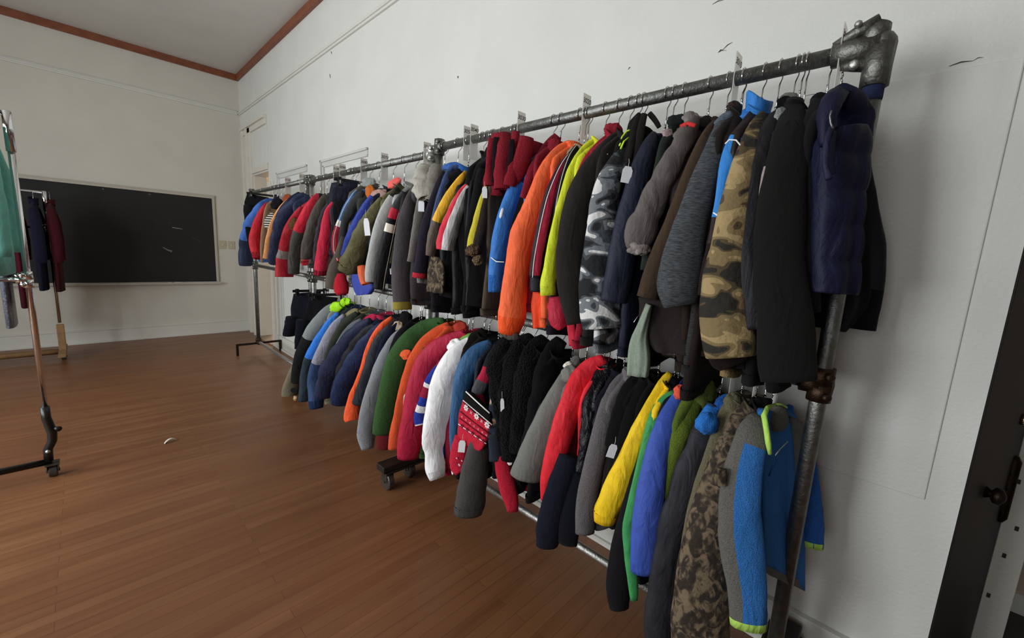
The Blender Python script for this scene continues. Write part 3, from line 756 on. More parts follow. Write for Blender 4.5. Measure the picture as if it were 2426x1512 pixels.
t, o = U('jacket', 'slim tan jacket with black and white striped lining near the far end', J, '646,478,8 633,495,10 626,545,12 622,590,10 621,622,6', '#8c735a', 'cloth', colcol='#2a2427')
blob('striped_lining', t, o, 640, 524, 26, 40, .19, mat('#d9d4c6', 'stripe'), 2, -25, .4, .1); blob('hood', t, o, 655, 482, 26, 30, .1, mat('#17151c', 'cloth'), 4, -30)
t, o = U('jacket', 'peach orange windbreaker with rust brown collar', J, '690,470,8 668,492,11 648,528,13 637,570,14 631,612,14', '#f0a06a', 'nylon', colcol='#7a3f2a')
blob('collar_flap', t, o, 683, 474, 26, 28, .06, mat('#8a4528', 'cloth'), 3, 30)
t, o = U('hooded_jacket', 'dark navy jacket squeezed behind the navy quilted puffer', J, '712,460,14 690,480,22 668,510,22 656,550,18 648,600,18', '#1e2338', 'nylon', colcol='#1a1c2c')
t, o = U('puffer_jacket', 'navy quilted puffer with fat ribbed sleeve near the far end', J, '722,462,16 700,480,26 678,510,34 662,552,34 654,600,32 651,626,28', '#2a3350', 'puffer', quilts=5, wr=.06)
blob('hood', t, o, 712, 470, 34, 26, .06, mat('#262a46', 'puffer'), 5, 20)
t, o = U('ski_jacket', 'red ski jacket with grey band across the sleeve and brown knit trim', J, '716,492,12 700,520,24 688,550,30 679,590,34 674,630,38 674,656,38', '#a31f2b', 'nylon', segs=[(.62, None), (.72, '#7d7672'), (1.1, None)], hem=1.25)
blob('knit_trim', t, o, 695, 531, 20, 30, .215, mat('#6b4a2c', 'fur'), 2, -20, .7, .3)
t, o = U('ski_jacket', 'grey and red ski jacket with bright red shoulder panel', J, '753,462,10 737,488,22 722,520,27 709,550,28 702,582,27 697,615,25 696,648,22', '#4a4a45', 'nylon', segs=[(.5, '#c9283c'), (1.1, None)], cuff=.08, colcol='#343230')
t, o = U('jacket', 'grey brown padded jacket hung right of the red shouldered ski jacket', J, '772,462,10 758,488,20 742,530,25 731,575,26 724,612,23', '#56504a', 'puffer', wr=.08, hem=1.22)
t, o = U('puffer_vest', 'plum grey ribbed puffer jacket squeezed beside the pink red one', J, '788,478,8 770,500,15 758,545,18 752,590,18 750,622,16', '#3c3540', 'puffer', quilts=7)
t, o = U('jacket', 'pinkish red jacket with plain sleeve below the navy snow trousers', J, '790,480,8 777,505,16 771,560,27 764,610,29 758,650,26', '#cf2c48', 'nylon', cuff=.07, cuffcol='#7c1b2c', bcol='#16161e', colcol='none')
trousers('U', 'navy snow trousers folded over a black clip hanger, mid way along the upper rail', [(785, 434, 849, 431), (781, 448, 846, 452), (776, 490, 834, 500), (784, 540, 818, 550), (792, 610, 808, 615)], .165, .0, '#171b2e', 'nylon', thick=.035, seed=3)
t, o = U('ski_jacket', 'denim blue ski jacket with white stripe and dark red lower sleeve', J, '851,448,10 838,466,15 822,494,18 808,528,18 800,560,24 800,595,24 807,620,16', '#4a70a8', 'nylon', segs=[(.45, None), (.55, '#dcd9d4'), (1.1, '#8f1c2a')], piping=[(-.75, '#e8e4dc', .0018)])
t, o = U('jacket', 'charcoal jacket squeezed between denim blue and royal blue sleeves', J, '862,456,14 845,476,22 829,503,22 816,530,16 806,600,16', '#3f4140', 'cloth', hem=1.2)
t, o = U('coat', 'khaki grey coat whose wide hem shows under the dark red sleeve', 'coat', '812,560,10 806,600,22 796,640,34 790,682,36', '#5a544c', 'cloth', zn=1.88, hem=1.17)
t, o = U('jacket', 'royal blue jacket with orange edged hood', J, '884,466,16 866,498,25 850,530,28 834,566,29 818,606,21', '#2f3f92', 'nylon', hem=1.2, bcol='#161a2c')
blob('hood', t, o, 878, 455, 24, 32, .1, mat('#b35f28', 'cloth'), 3, 15); blob('hood_lining', t, o, 872, 432, 34, 22, .03, mat('#8f9490', 'fleece'), 8, 10); panel('hem', t, o, [(836, 650, 884, 648), (838, 675, 888, 680), (846, 700, 880, 697)], .19, .13, mat('#2c3c90', 'nylon'), .025, 4)
t, o = U('puffer_jacket', 'olive green puffer jacket with pink lined collar and white swing tag', J, '906,470,16 890,497,28 872,530,38 852,575,46 836,615,48 824,640,42', '#5d5a3c', 'puffer', quilts=3, wr=.09, cuff=.06)
blob('hood', t, o, 884, 512, 32, 52, .14, mat('#3f4230', 'nylon'), 5, -10); blob('collar_lining', t, o, 897, 462, 40, 24, .1, mat('#b08c84', 'fleece'), 6, 20); blob('collar_edge', t, o, 934, 434, 36, 20, .06, mat('#d9635c', 'cloth'), 2, 30)
price_tag(t, o, 869, 538, 13, 40, .24, 6); sleeve('red_glove', path3(parse('808,648,16 808,668,30 809,686,34 811,697,26'), 'U', 12), [mat('#b0202e', 'fleece')], t, o, 0, .6, 16, openend=False)
sleeve('orange_cuff', path3(parse('856,630,18 861,652,24 866,674,20'), 'U', 10), [mat('#c75a33', 'nylon')], t, o, 0, .5, 14)
t, o = U('sweatshirt', 'pale grey flecked sweatshirt with camouflage shoulders', 'sweatshirt', '950,440,16 932,466,20 914,500,26 900,540,28 888,590,27 880,640,27 878,668,24', '#a9aaa8', 'fleece', segs=[(.13, '#4a4a34', 'camoolive'), (1.1, None)], wr=.04)
t, o = U('track_jacket', 'black track jacket with red and cream sleeve bands', J, '958,455,14 945,480,20 935,505,24 924,545,26 912,600,28 902,650,28 898,684,26', '#17171a', 'nylon', segs=[(.20, '#3c3f40'), (.31, '#b3263a'), (.355, None), (.42, '#e3dccb'), (1.1, None)], piping=[(.55, '#d8cdb8', .0014)])
t, o = U('jacket', 'dark red jacket glimpsed left of the long charcoal sleeve', J, '968,470,8 960,500,12 952,540,16 946,556,14', '#a01f30', 'cloth', hem=1.3)
t, o = U('fleece_jacket', 'long charcoal grey fleece with small yellow patch at its cuff', J, '985,440,14 975,468,24 963,520,37 955,590,43 952,660,46 954,734,42', '#4d484a', 'fleece', segs=[(.93, None), (1.1, '#8a7d34')], wr=.035, hem=1.12)
t, o = U('hooded_sweatshirt', 'grey hooded top whose hood droops over the rail clamp with a white tag', 'sweatshirt', '1030,405,16 1012,440,26 1000,480,26 985,560,22 975,620,20', '#6c6864', 'fleece', hem=1.25)
sleeve('hood', path3(parse('1010,398,34,.1 1004,420,44,.15 1002,450,44,.19 1006,470,30,.2'), 'U', 16), [mat('#a09d93', 'nylon')], t, o, 0, .6, 20, wr=.22, seed=3); sleeve('hood_side', path3(parse('1034,392,22,.08 1030,420,32,.13 1024,450,32,.16 1018,476,24,.18'), 'U', 16), [mat('#7f7b73', 'fleece')], t, o, 0, .6, 20, wr=.18, seed=8); price_tag(t, o, 998, 488, 14, 26, .2, 0)
t, o = U('jacket', 'dark plum jacket with thin red cuff edge', J, '1052,410,14 1040,445,22 1022,500,27 1008,555,29 1000,610,31 994,656,33', '#2c2733', 'cloth', cuff=.035, cuffcol='#b52a3a', segs=None, hem=1.1, bcol='#1c1a20')
t, o = U('jacket', 'blue collared jacket under the black clip hanger', J, '1090,392,12 1068,410,22 1050,450,20 1034,500,16 1022,560,16', '#34466e', 'nylon', colcol='#2f5a9c', hem=1.25, bcol='#15161c')
blob('collar', t, o, 1070, 394, 44, 18, .04, mat('#2f5a9c', 'nylon'), 3, 10)
t, o = U('ski_jacket', 'black ski jacket with broad yellow sleeve panel', J, '1104,408,10 1088,432,20 1068,462,25 1050,495,26 1034,532,26 1026,570,28 1020,606,22', '#5a4f45', 'nylon', segs=[(.62, '#dba42c'), (1.1, None)], bcol='#141416', colcol='#3c321c', hem=1.12)
panel('camouflage_hem', t, o, [(1022, 606, 1050, 612), (1014, 650, 1056, 655), (1012, 690, 1052, 696)], .18, .15, mat('#7a6244', 'camotree'), .02, 3)
trousers('U', 'brown black jacket lining hanging behind the yellow panelled jacket', [(1110, 420, 1150, 380), (1085, 470, 1140, 440), (1060, 560, 1120, 560), (1045, 640, 1110, 650), (1040, 700, 1100, 712)], .13, .0, '#17141a', 'cloth', name='jacket', cat='jacket', seed=4, clip=False)
t, o = U('ski_jacket', 'red, white and grey striped ski jacket sleeve in front of black trousers', J, '1110,440,16 1098,458,26 1084,492,36 1070,530,42 1060,562,46 1056,592,44', '#8e908e', 'nylon', bands=[(-1, -.62, '#c5233a'), (-.62, -.1, '#f4f2ee')], bcol='#15151a', hem=1.12)
trousers('U', 'wide black snow trousers at the middle of the upper rail', [(1134, 390, 1190, 352), (1100, 470, 1180, 440), (1085, 560, 1190, 560), (1098, 650, 1192, 660), (1102, 722, 1196, 728)], .15, .0, '#08080b', 'cloth', seed=5, thick=.04, clip=False)
t, o = U('jacket', 'black strapped jacket with small metal buckles right of the striped sleeve', J, '1160,352,16 1150,390,26 1140,440,34 1128,500,32 1116,560,28 1112,610,20', '#151517', 'cloth', hem=1.15)
t, o = U('coat', 'brown coat with yellow green stripe and fake fur cuff', 'coat', '1158,430,10 1146,480,26 1136,530,34 1126,572,36 1124,600,36', '#4d4238', 'cloth', bands=[(-1, -.35, '#b9ad36')], cuff=None, hem=1.15)
blob('fur_cuff', t, o, 1122, 592, 36, 34, .21, mat('#5d4935', 'fur'), 3, 0, 1, .35); blob('fur_cuff', t, o, 1132, 616, 24, 24, .21, mat('#6b563f', 'fur'), 5, 0, 1, .35)
# maroon fleece vest with armholes
xi = at(1228, 300, 1, YR).x; o = Vector((xi, YR, railz(xi, 'U')))
t = thing('fleece_vest', o, 'maroon fleece vest with wide armholes hung askew on a black hanger', 'vest', 'clothes on the upper rail'); mf = mat('#7a1a26', 'fleece')
panel('body', t, o, [(1166, 318, 1290, 345), (1158, 350, 1282, 372), (1152, 400, 1255, 405), (1146, 440, 1225, 440), (1160, 462, 1208, 472)], .17, .0, mf, .045, 2, folds=.03)
for k, (a_, w_) in enumerate((("1168,330,22,.2 1162,360,18,.21 1158,400,16,.22 1160,440,24,.22", 0), ("1190,318,40,.2 1194,360,34,.21 1188,400,34,.22 1190,448,40,.22", 0), ("1222,312,18,.19 1220,350,24,.2 1216,395,26,.21 1206,440,28,.21", 0), ("1248,326,34,.17 1242,360,40,.18 1228,400,40,.19 1212,436,30,.19", 0))):
    sleeve('fold', path3(parse(a_), 'U', 16), [mf], t, o, 10, .5, 16, wr=.08, seed=k+2)
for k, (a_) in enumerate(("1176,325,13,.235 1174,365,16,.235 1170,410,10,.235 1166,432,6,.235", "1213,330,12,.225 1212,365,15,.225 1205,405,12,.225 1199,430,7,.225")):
    sleeve('armhole_shade', path3(parse(a_), 'U', 12), [mat('#1c0d14', 'cloth')], t, o, 0, .3, 14, seed=k)  # near-black pieces paint the shade inside the two open armholes
price_tag(t, o, 1148, 456, 12, 26, .22, 3)
hanger(xi, 'U', 1.93, 'black hanger bar behind the maroon fleece vest', 'clip')
t, o = U('anorak', 'bright blue anorak with navy shoulder and pale sleeve piping', J, '1285,362,14 1262,392,26 1240,418,32 1222,446,34 1204,490,36 1190,540,37 1180,600,36 1175,650,34 1174,690,32', '#2f6cb4', 'nylon', segs=[(.24, '#1c2c52'), (1.1, None)], cuff=.09, cuffcol='#2a62a8')
MB().tube([lift(1163, 610, 'U', .03), lift(1176, 620, 'U', .035), lift(1194, 621, 'U', .03)], .0022, 6).build('piping', mat('#d8dccb', 'cloth'), t, True, o)
blob('white_chevron', t, o, 1188, 505, 7, 26, .235, mat('#d9dfe6', 'nylon'), 3, -15, .4, .1)
t, o = U('fleece_jacket', 'wine red fleece with high collar right of the blue anorak', J, '1322,322,20 1306,345,32 1285,375,34 1262,408,26 1240,470,18', '#7a1c2b', 'fleece', colcol='#8a1e2e', hem=1.2)
blob('hood', t, o, 1312, 345, 26, 34, .07, mat('#85202e', 'fleece'), 3, -20)
t, o = U('raincoat', 'long vivid orange raincoat with dark grey cuff tab', 'raincoat', '1352,338,14 1334,352,26 1312,380,36 1294,412,42 1273,465,47 1254,515,54 1238,560,58 1229,610,58 1222,660,58 1216,710,62 1213,752,64 1206,788,46', '#ff6236', 'nylon', cuff=.07, cuffcol='#f2501f', wr=.06, hem=1.15, ckind='nylon', out=.01)
blob('cuff_tab', t, o, 1207, 792, 46, 26, .225, mat('#4a4644', 'nylon'), 3, -20, .3, .2)
panel('coat_skirt', t, o, [(1262, 690, 1312, 700), (1258, 730, 1312, 740), (1262, 778, 1312, 772)], .15, .1, mat('#d9461f', 'nylon'), .02, 3)
t, o = U('track_jacket', 'wine and navy track jacket with white piping between orange and lime sleeves', J, '1352,362,8 1334,392,20 1318,430,28 1304,470,32 1292,520,34 1282,570,34 1273,620,33 1269,658,30', '#a01f3e', 'nylon', bands=[(-1, -.62, '#2a1a26'), (.45, 1, '#24171f')], piping=[(-.62, '#e8d9dc', .0018)], cuff=None, segs=[(.97, None), (1.1, '#241d2c')], hem=1.12, bcol='#201a26', colcol='#9a8a68')
sleeve('under_sleeve', path3(parse("1274,640,28 1270,668,30 1270,692,28"), 'U', 8, -.02), [mat('#1d1b26', 'nylon')], t, o, 0, .5, 14)
t, o = U('jacket', 'dark navy jacket with beige collar and white piping left of the lime sleeve', J, '1368,348,14 1354,372,20 1340,412,22 1328,460,20 1318,520,18 1308,600,16', '#1b1a24', 'cloth', piping=[(-.7, '#dcd4d0', .0014)], colcol='#8d8062')
blob('collar', t, o, 1356, 362, 22, 30, .08, mat('#8d8062', 'fleece'), 3, -30)
t, o = U('rain_jacket', 'lime yellow rain jacket with narrow sleeve', J, '1412,332,14 1396,346,22 1376,372,27 1358,405,27 1345,440,26 1332,485,24 1320,530,24 1311,580,26 1304,630,30 1299,672,34 1299,698,34', '#c2cc2a', 'nylon', cuff=.05, cuffcol='#b9c428', wr=.07, ckind='nylon', out=.005)
blob('collar', t, o, 1404, 342, 34, 20, .06, mat('#aebf2a', 'nylon'), 3, 25)
t, o = U('jacket', 'crimson hooded jacket behind the lime rain jacket', J, '1450,318,14 1425,345,26 1400,378,32 1384,410,32 1372,440,26 1350,560,20 1340,650,22', '#8c1c2c', 'fleece', hem=1.1)
blob('hood', t, o, 1452, 308, 44, 34, .04, mat('#84202c', 'fleece'), 4, 10); sleeve('puffed_cuff', path3(parse('1318,705,34,.17 1320,735,46,.18 1324,760,44,.18 1332,778,26,.17'), 'U', 14), [mat('#a51e36', 'nylon')], t, o, 0, .6, 18, wr=.1)
sleeve('strap', path3(parse("1352,770,18,.16 1355,795,18,.16 1357,820,19,.16"), 'U', 8), [mat('#b51d34', 'nylon')], t, o, 0, .2, 12)
t, o = U('coat', 'black wool coat with broad plain sleeve next to the grey camouflage one', 'coat', '1476,314,16 1455,332,30 1430,366,44 1402,408,56 1382,450,64 1366,510,70 1357,570,72 1354,640,70 1357,705,62 1363,768,40', '#2a2725', 'cloth', wr=.045, hem=1.12)
t, o = U('camouflage_jacket', 'grey and white camouflage jacket with neon piped hood', J, '1484,330,22 1474,370,40 1456,405,52 1441,440,60 1432,490,68 1426,550,74 1420,620,82 1419,690,90 1424,750,92 1426,778,88', '#6d7276', 'camogrey', wr=.045, colcol='#23262a', hem=1.1)
for k, q in enumerate(([(1468, 345), (1474, 325), (1484, 312), (1492, 308)], [(1471, 352), (1478, 336), (1490, 326)])):
    MB().tube([lift(x, y, 'U', .045) for x, y in q], .0035, 6).build('neon_piping', mat('#b6dc3c', 'nylon'), t, True, o)
t, o = U('bib_overalls', 'black bib overalls with straps and a white price tag', 'overalls', '1520,272,20 1506,300,36 1500,340,34 1492,385,26', '#191716', 'cloth', far=False, hem=1.3)
for k, q in enumerate(("1512,276,14,.1 1502,310,16,.13 1494,350,14,.16 1486,392,12,.17", "1527,270,14,.09 1518,310,18,.12 1512,350,16,.14 1504,395,14,.15", "1538,268,12,.06 1552,285,12,.06 1562,302,10,.06")):
    sleeve('strap', path3(parse(q), 'U', 12), [mat('#211d1b', 'cloth')], t, o, 10, .4, 14, seed=k)
price_tag(t, o, 1485, 414, 24, 38, .215, -6)
t, o = U('jacket', 'dark navy smooth jacket between bib overalls and grey puffer', J, '1552,318,18 1540,345,36 1520,402,48 1503,462,54 1490,520,58 1478,580,62 1466,650,64 1454,715,60', '#1f2536', 'nylon', wr=.04, hem=1.1)
t, o = U('jacket', 'dark bottle green jacket squeezed left of the grey puffer', J, '1600,300,20 1580,335,28 1566,380,26 1552,440,22 1540,520,22 1530,640,24', '#263029', 'cloth', hem=1.08, bcol='#161a18')
blob('hood', t, o, 1604, 288, 50, 34, .04, mat('#1e2522', 'cloth'), 4, 15); blob('pink_lining', t, o, 1582, 318, 26, 24, .1, mat('#9b8484', 'fleece'), 6, 30)
t, o = U('puffer_jacket', 'grey puffer jacket with gathered cuff and red band on its collar', J, '1652,282,26 1632,312,42 1612,348,48 1590,388,52 1569,430,57 1548,475,64 1528,520,70 1514,560,70 1511,592,54', '#5a5452', 'puffer', quilts=4, wr=.07, cuff=None, out=.03)
blob('hood', t, o, 1624, 324, 56, 50, .12, mat('#5d5856', 'puffer'), 3, 30, .8, .3); blob('collar', t, o, 1640, 284, 48, 34, .07, mat('#756e6c', 'puffer'), 6, -20); sleeve('red_band', path3(parse("1612,300,9,.14 1630,294,10,.145 1648,298,9,.14"), 'U', 8), [mat('#b8302f', 'cloth')], t, o, 0, .4, 10)
blob('gathered_cuff', t, o, 1513, 590, 44, 30, .25, mat('#7d7572', 'puffer'), 8, 0, .5, .6)
t, o = U('coat', 'chocolate brown coat with split cuff below the grey puffer', 'coat', '1700,288,18 1684,310,28 1664,350,34 1642,400,36 1618,465,38 1594,530,40 1566,600,44 1545,665,48 1534,705,48', '#43362a', 'cloth', wr=.045, hem=1.1, bcol='#2a211b')
blob('collar', t, o, 1672, 290, 40, 30, .06, mat('#1d1917', 'cloth'), 3, 25)
t, o = U('sweatshirt', 'heather grey sweatshirt with elastic cuff and denim collar', 'sweatshirt', '1742,268,20 1722,290,34 1704,330,46 1684,385,54 1664,440,62 1646,500,70 1630,555,80 1616,615,90 1608,665,94 1609,700,84 1612,722,70', '#3f4346', 'heather', wr=.045, cuff=.05, cuffcol='#3b3f41', hem=1.1, ckind='heather', bcol='#2b2a2a')
blob('collar', t, o, 1718, 282, 60, 26, .08, mat('#515a66', 'denim'), 3, 35)
t, o = U('coat', 'black brown long coat whose wide hem hangs below the heather sleeve', 'coat', '1748,250,20 1740,290,26 1730,330,26 1700,520,24 1680,620,26 1668,700,30', '#241c19', 'cloth', far=True, zn=1.91, hem=1.02)
panel('coat_skirt', t, o, [(1512, 705, 1660, 720), (1516, 760, 1664, 770), (1528, 800, 1670, 805), (1552, 832, 1672, 842)], .17, .1, mat('#2c2624', 'cloth'), .03, 3)
blob('red_lining', t, o, 1662, 800, 34, 44, .1, mat('#9a2a1f', 'cloth'), 3, 0, .4, .1); blob('hood', t, o, 1740, 256, 34, 34, .03, mat('#3d2a26', 'cloth'), 3, 0)
trousers('U', 'sage green trousers hanging down between upper and lower rails', [(1530, 720, 1545, 722), (1512, 765, 1538, 768), (1497, 800, 1534, 805), (1490, 845, 1540, 850), (1489, 884, 1535, 893)], .2, .19, '#7e8a7c', 'cloth', name='trousers', seed=6, hookpx=1600, clip=False)
t, o = U('jacket', 'dark jacket with bright blue sleeve panel edged in white', J, '1790,262,20 1768,300,34 1750,330,42 1736,360,42 1724,400,38 1714,450,32 1704,500,26 1690,580,30', '#261d1b', 'nylon', segs=[(.25, None), (.8, '#2f78c0'), (1.1, None)], piping=[(.85, '#dfe4ea', .002)], colcol='#2f6fb4', zn=1.905)
blob('collar', t, o, 1790, 268, 70, 36, .02, mat('#2b6cb2', 'nylon'), 3, 10, .7, .2); collar(t, o, at(1796, 262, 1, YR), mat('#2e73bb', 'nylon'), .032, .06, .03, 1.1, 'standing_collar')
MB().tube([at(x, y, 1, YR+.235) for x, y in ((1718, 341), (1728, 331), (1744, 332), (1754, 344))], .002, 6).build('white_edge', mat('#dfe4ea', 'cloth'), t, True, o)
MB().tube([at(x, y, 1, YR+.24) for x, y in ((1690, 504), (1699, 510), (1706, 518))], .002, 6).build('white_edge', mat('#dfe4ea', 'cloth'), t, True, o)
t, o = U('camouflage_coat', 'brown woodland camouflage coat with broad straight sleeve', 'coat', '1812,276,30 1796,300,40 1778,345,48 1762,400,58 1750,455,64 1738,520,74 1728,590,84 1720,660,98 1720,730,110 1726,800,112 1730,845,106', '#7c6a47', 'camobrown', wr=.04, hem=1.12, out=.02)
sleeve('under_sleeve', path3(parse("1724,830,90 1730,855,86 1736,868,60"), 'U', 8, -.02), [mat('#1c1110', 'cloth')], t, o, 0, .5, 14)
t, o = U('jacket', 'black jacket with pale collar right of the brown camouflage coat', J, '1862,262,24 1842,284,44 1820,330,54 1800,390,56 1788,450,56 1780,520,58 1778,590,62 1784,660,62 1792,720,58 1796,780,50', '#1a1a1e', 'nylon', wr=.04, colcol='#7c807c', hem=1.15)
t, o = U('jacket', 'black jacket with pink grey lined sleeve edge', J, '1884,262,20 1866,300,36 1846,350,40 1826,410,34 1808,470,28 1798,525,22 1794,590,30', '#161517', 'cloth', segs=[(.42, None), (.86, '#8d8280'), (1.1, None)], colcol='#6f7370', hem=1.2)
blob('collar', t, o, 1850, 276, 30, 44, .1, mat('#7f8583', 'fleece'), 3, -10); blob('hood', t, o, 1872, 238, 50, 40, .0, mat('#6d6d68', 'cloth'), 5, 0)
t, o = U('coat', 'long plain black coat with the widest sleeve, near the end post', 'coat', '1884,236,34 1878,290,60 1870,350,78 1858,430,90 1848,520,100 1846,600,104 1852,690,108 1860,780,114 1864,850,118 1868,902,112', '#191918', 'cloth', wr=.03, hem=1.1, zn=1.90, flat=.45)
blob('collar', t, o, 1862, 250, 44, 44, .04, mat('#0c0c0d', 'cloth'), 3, 10)
t, o = U('jacket', 'black hooded jacket behind the navy vest, sleeve reaching right of the post', J, '1946,240,40,.05 1936,300,60,.1 1926,400,62,.13 1916,520,60,.14 1908,640,60,.15 1908,740,60,.14', '#121214', 'cloth', wr=.03, hem=1.1, zn=1.90)
panel('body_front', t, o, [(1930, 300, 2040, 300), (1925, 450, 2050, 470), (1915, 600, 2050, 620), (1925, 700, 2044, 720), (1945, 775, 1985, 785)], .02, -.13, mat('#101012', 'cloth'), .025, 3)
sleeve('sleeve', path3(parse("2036,400,44,-.1 2054,500,44,-.13 2066,580,48,-.15 2064,660,52,-.15 2040,720,74,-.15 2026,778,72,-.15"), 'U', 20), [mat('#14151d', 'nylon'), mat('#0e0e10', 'cloth')], t, o, 0, .5, 18, segs=[(.72, 0), (1.1, 1)], wr=.03)
# navy hooded puffer vest at the near end
xi = .228; o = Vector((xi, YR, railz(xi, 'U')))
t = thing('puffer_vest', o, 'navy blue hooded puffer vest, nearest garment on the upper rail', 'vest', 'clothes on the upper rail'); mv = mat('#0e1130', 'puffer')
def quiltpanel(rows, ly, ry, n, name, mt):
    ob = panel(name, t, o, rows, ly, ry, mt, .042, 5, 30, .008, 56, True, n)
    return ob
vb = quiltpanel([(1980, 300, 2026, 300), (1956, 322, 2040, 322), (1940, 345, 2050, 350), (1936, 400, 2046, 420), (1934, 470, 2036, 480), (1930, 560, 2026, 570), (1927, 640, 2022, 645), (1926, 692, 2020, 698)], .165, .045, 5, 'body', mv)
sleeve('hood', path3(parse("1954,345,22,.2 1956,290,36,.19 1968,248,44,.17 1988,226,48,.13 2014,248,60,.08 2034,285,60,.04 2040,330,40,.03"), 'U', 20), [mv], t, o, 0, .9, 18, wr=.1, seed=4)
blob('hood_back', t, o, 2004, 290, 66, 100, .06, mv, 6, -25, .6, .2)
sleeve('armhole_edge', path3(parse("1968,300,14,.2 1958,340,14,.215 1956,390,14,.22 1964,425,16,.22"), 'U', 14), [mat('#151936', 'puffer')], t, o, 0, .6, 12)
sleeve('armhole_shade', path3(parse("1977,310,10,.2 1970,345,16,.215 1970,390,14,.22 1976,412,8,.22"), 'U', 12), [mat('#0a0c1c', 'cloth')], t, o, 0, .3, 12)  # dark piece standing in for shade within the vest's armhole opening
MB().tube([at(x, y, 1, YR+.225) for x, y in ((1970, 262), (1966, 276), (1968, 292), (1973, 304))], .0022, 6).build('zipper', mat('#8f9096', 'metal'), t, True, o)
hanger(xi, 'U', 1.925, 'thin wire hanger holding the navy blue hooded puffer vest')

UD = [(682, '3120', 'farthest small divider on the upper rail marked 3120'), (716, '3110', 'divider marked 3110 next to the double rail clamp'), (797, '3100', 'divider marked 3100, left one of the close pair'), (811, '3090', 'divider marked 3090, right one of the close pair'),
      (862, '3080', 'divider marked 3080 above the folded navy trousers'), (911, '3070', 'divider marked 3070 left of the bright rail clamp'), (1012, '3060', 'tilted divider marked 3060 against the bright rail clamp'), (1107, '3050', 'divider marked 3050 half behind 3040'),
      (1123, '3040', 'divider marked 3040 left of the maroon vest'), (1234, '3030', 'divider marked 3030 above the maroon vest'), (1388, '3020', 'divider marked 3020 over the lime rain jacket'), (1744, '3010', 'divider marked 3010 above the blue collar'), (1992, '3000', 'divider seen edge-on above the navy vest, nearest the rack corner')]
for px, tx, lb in UD: divider(px, 'U', tx, 'white plastic '+lb, .03)

# ------------------------------------------------------------------ lower rail, far end to near end
trousers('L', 'navy trousers clipped at the far end of the lower rail', [(697, 696, 760, 690), (692, 715, 757, 718), (688, 745, 748, 752), (690, 772, 735, 778)], .12, -.05, '#12151f', 'cloth', legs=("696,755,34 688,775,26 684,794,26", "722,760,36 712,800,24 708,826,18"), seed=2)
trousers('L', 'black trousers clipped beside the far navy pair on the lower rail', [(735, 700, 800, 706), (728, 725, 792, 730), (718, 765, 775, 775), (712, 800, 752, 810)], .12, -.05, '#0f1016', 'cloth', seed=7)
t, o = Lo('coat', 'khaki coat with toggles whose hem nearly reaches the floor at the far end', 'coat', '772,742,10 742,785,16 714,845,20 696,895,30 688,925,34 686,948,30', '#6d6854', 'cloth', hem=.12)
blob('toggle', t, o, 699, 944, 9, 12, .235, mat('#a88a66', 'plastic'), 2); blob('pocket_flap', t, o, 697, 925, 18, 12, .23, mat('#17171c', 'cloth'), 3, 0, .3, .1)
t, o = Lo('softshell_jacket', 'grey jacket with black forearm and neon green collar', J, '800,720,14 778,738,27 756,766,33 740,790,34 724,822,33 712,860,33 705,905,28', '#7f8583', 'cloth', segs=[(.5, None), (1.1, '#1d1f20')], colcol='#9bdc1e', hem=.2)
sleeve('neon_hood', path3(parse('784,742,18,.12 790,732,24,.11 800,726,24,.1 808,722,14,.09'), 'L', 14), [mat('#a3e81f', 'nylon')], t, o, 0, .5, 16, wr=.2); sleeve('neon_hood_tip', path3(parse('811,724,12,.08 819,714,20,.07 830,715,10,.06'), 'L', 10), [mat('#a3e81f', 'nylon')], t, o, 0, .4, 14, wr=.25)
t, o = Lo('jacket', 'bright blue jacket with slate lower sleeve', J, '802,742,10 784,764,20 766,795,26 748,828,29 735,856,29 727,895,29 722,948,28', '#2f74cf', 'nylon', segs=[(.55, None), (1.1, '#2c3a44')], hem=.2, bcol='#26303a')
blob('orange_lining', t, o, 799, 752, 12, 12, .1, mat('#e0794a', 'cloth'), 2)
t, o = Lo('jacket', 'lilac grey jacket with blue forearm', J, '816,746,10 796,772,22 778,806,28 764,838,31 752,868,32 747,905,33 749,945,33 750,966,28', '#8f8f9c', 'nylon', segs=[(.55, None), (1.1, '#2c4166')], cuff=.06, cuffcol='#1e3050', hem=.2, bcol='#2c3a58')
t, o = Lo('jacket', 'dark olive jacket with tan collar squeezed on the lower rail', J, '846,742,12 820,764,20 800,795,20 784,828,18 770,880,16 764,940,16', '#3b4036', 'cloth', colcol='#7c7454', hem=.2)
blob('collar', t, o, 834, 744, 42, 20, .08, mat('#847a5a', 'cloth'), 3, 30)
t, o = Lo('sweatshirt', 'mid grey flecked sweatshirt between olive and navy sleeves', 'sweatshirt', '858,758,12 836,776,22 816,802,22 800,830,20 784,880,18 772,930,18', '#5d6164', 'fleece', hem=.2)
t, o = Lo('puffer_jacket', 'navy puffer jacket with raspberry collar', J, '880,758,16 856,776,30 832,800,38 810,832,44 790,866,48 776,900,48 768,940,42', '#252b45', 'puffer', quilts=5, hem=.2, colcol='#b3284c', wr=.06)
blob('collar', t, o, 876, 758, 44, 22, .08, mat('#b3284c', 'fleece'), 3, 28); blob('collar_edge', t, o, 848, 786, 18, 24, .13, mat('#a8264a', 'fleece'), 5, 0)
t, o = Lo('puffer_jacket', 'black puffer jacket between two navy puffers on the lower rail', J, '890,772,14 868,790,30 848,818,36 830,850,38 814,884,36 800,930,30', '#1e1f24', 'puffer', quilts=5, hem=.2)
t, o = Lo('puffer_jacket', 'dark blue puffer jacket left of the narrow orange sleeve', J, '908,766,14 890,786,28 868,815,38 848,850,46 828,885,50 814,918,50 806,956,44', '#1d2a4c', 'puffer', quilts=5, hem=.2, wr=.06)
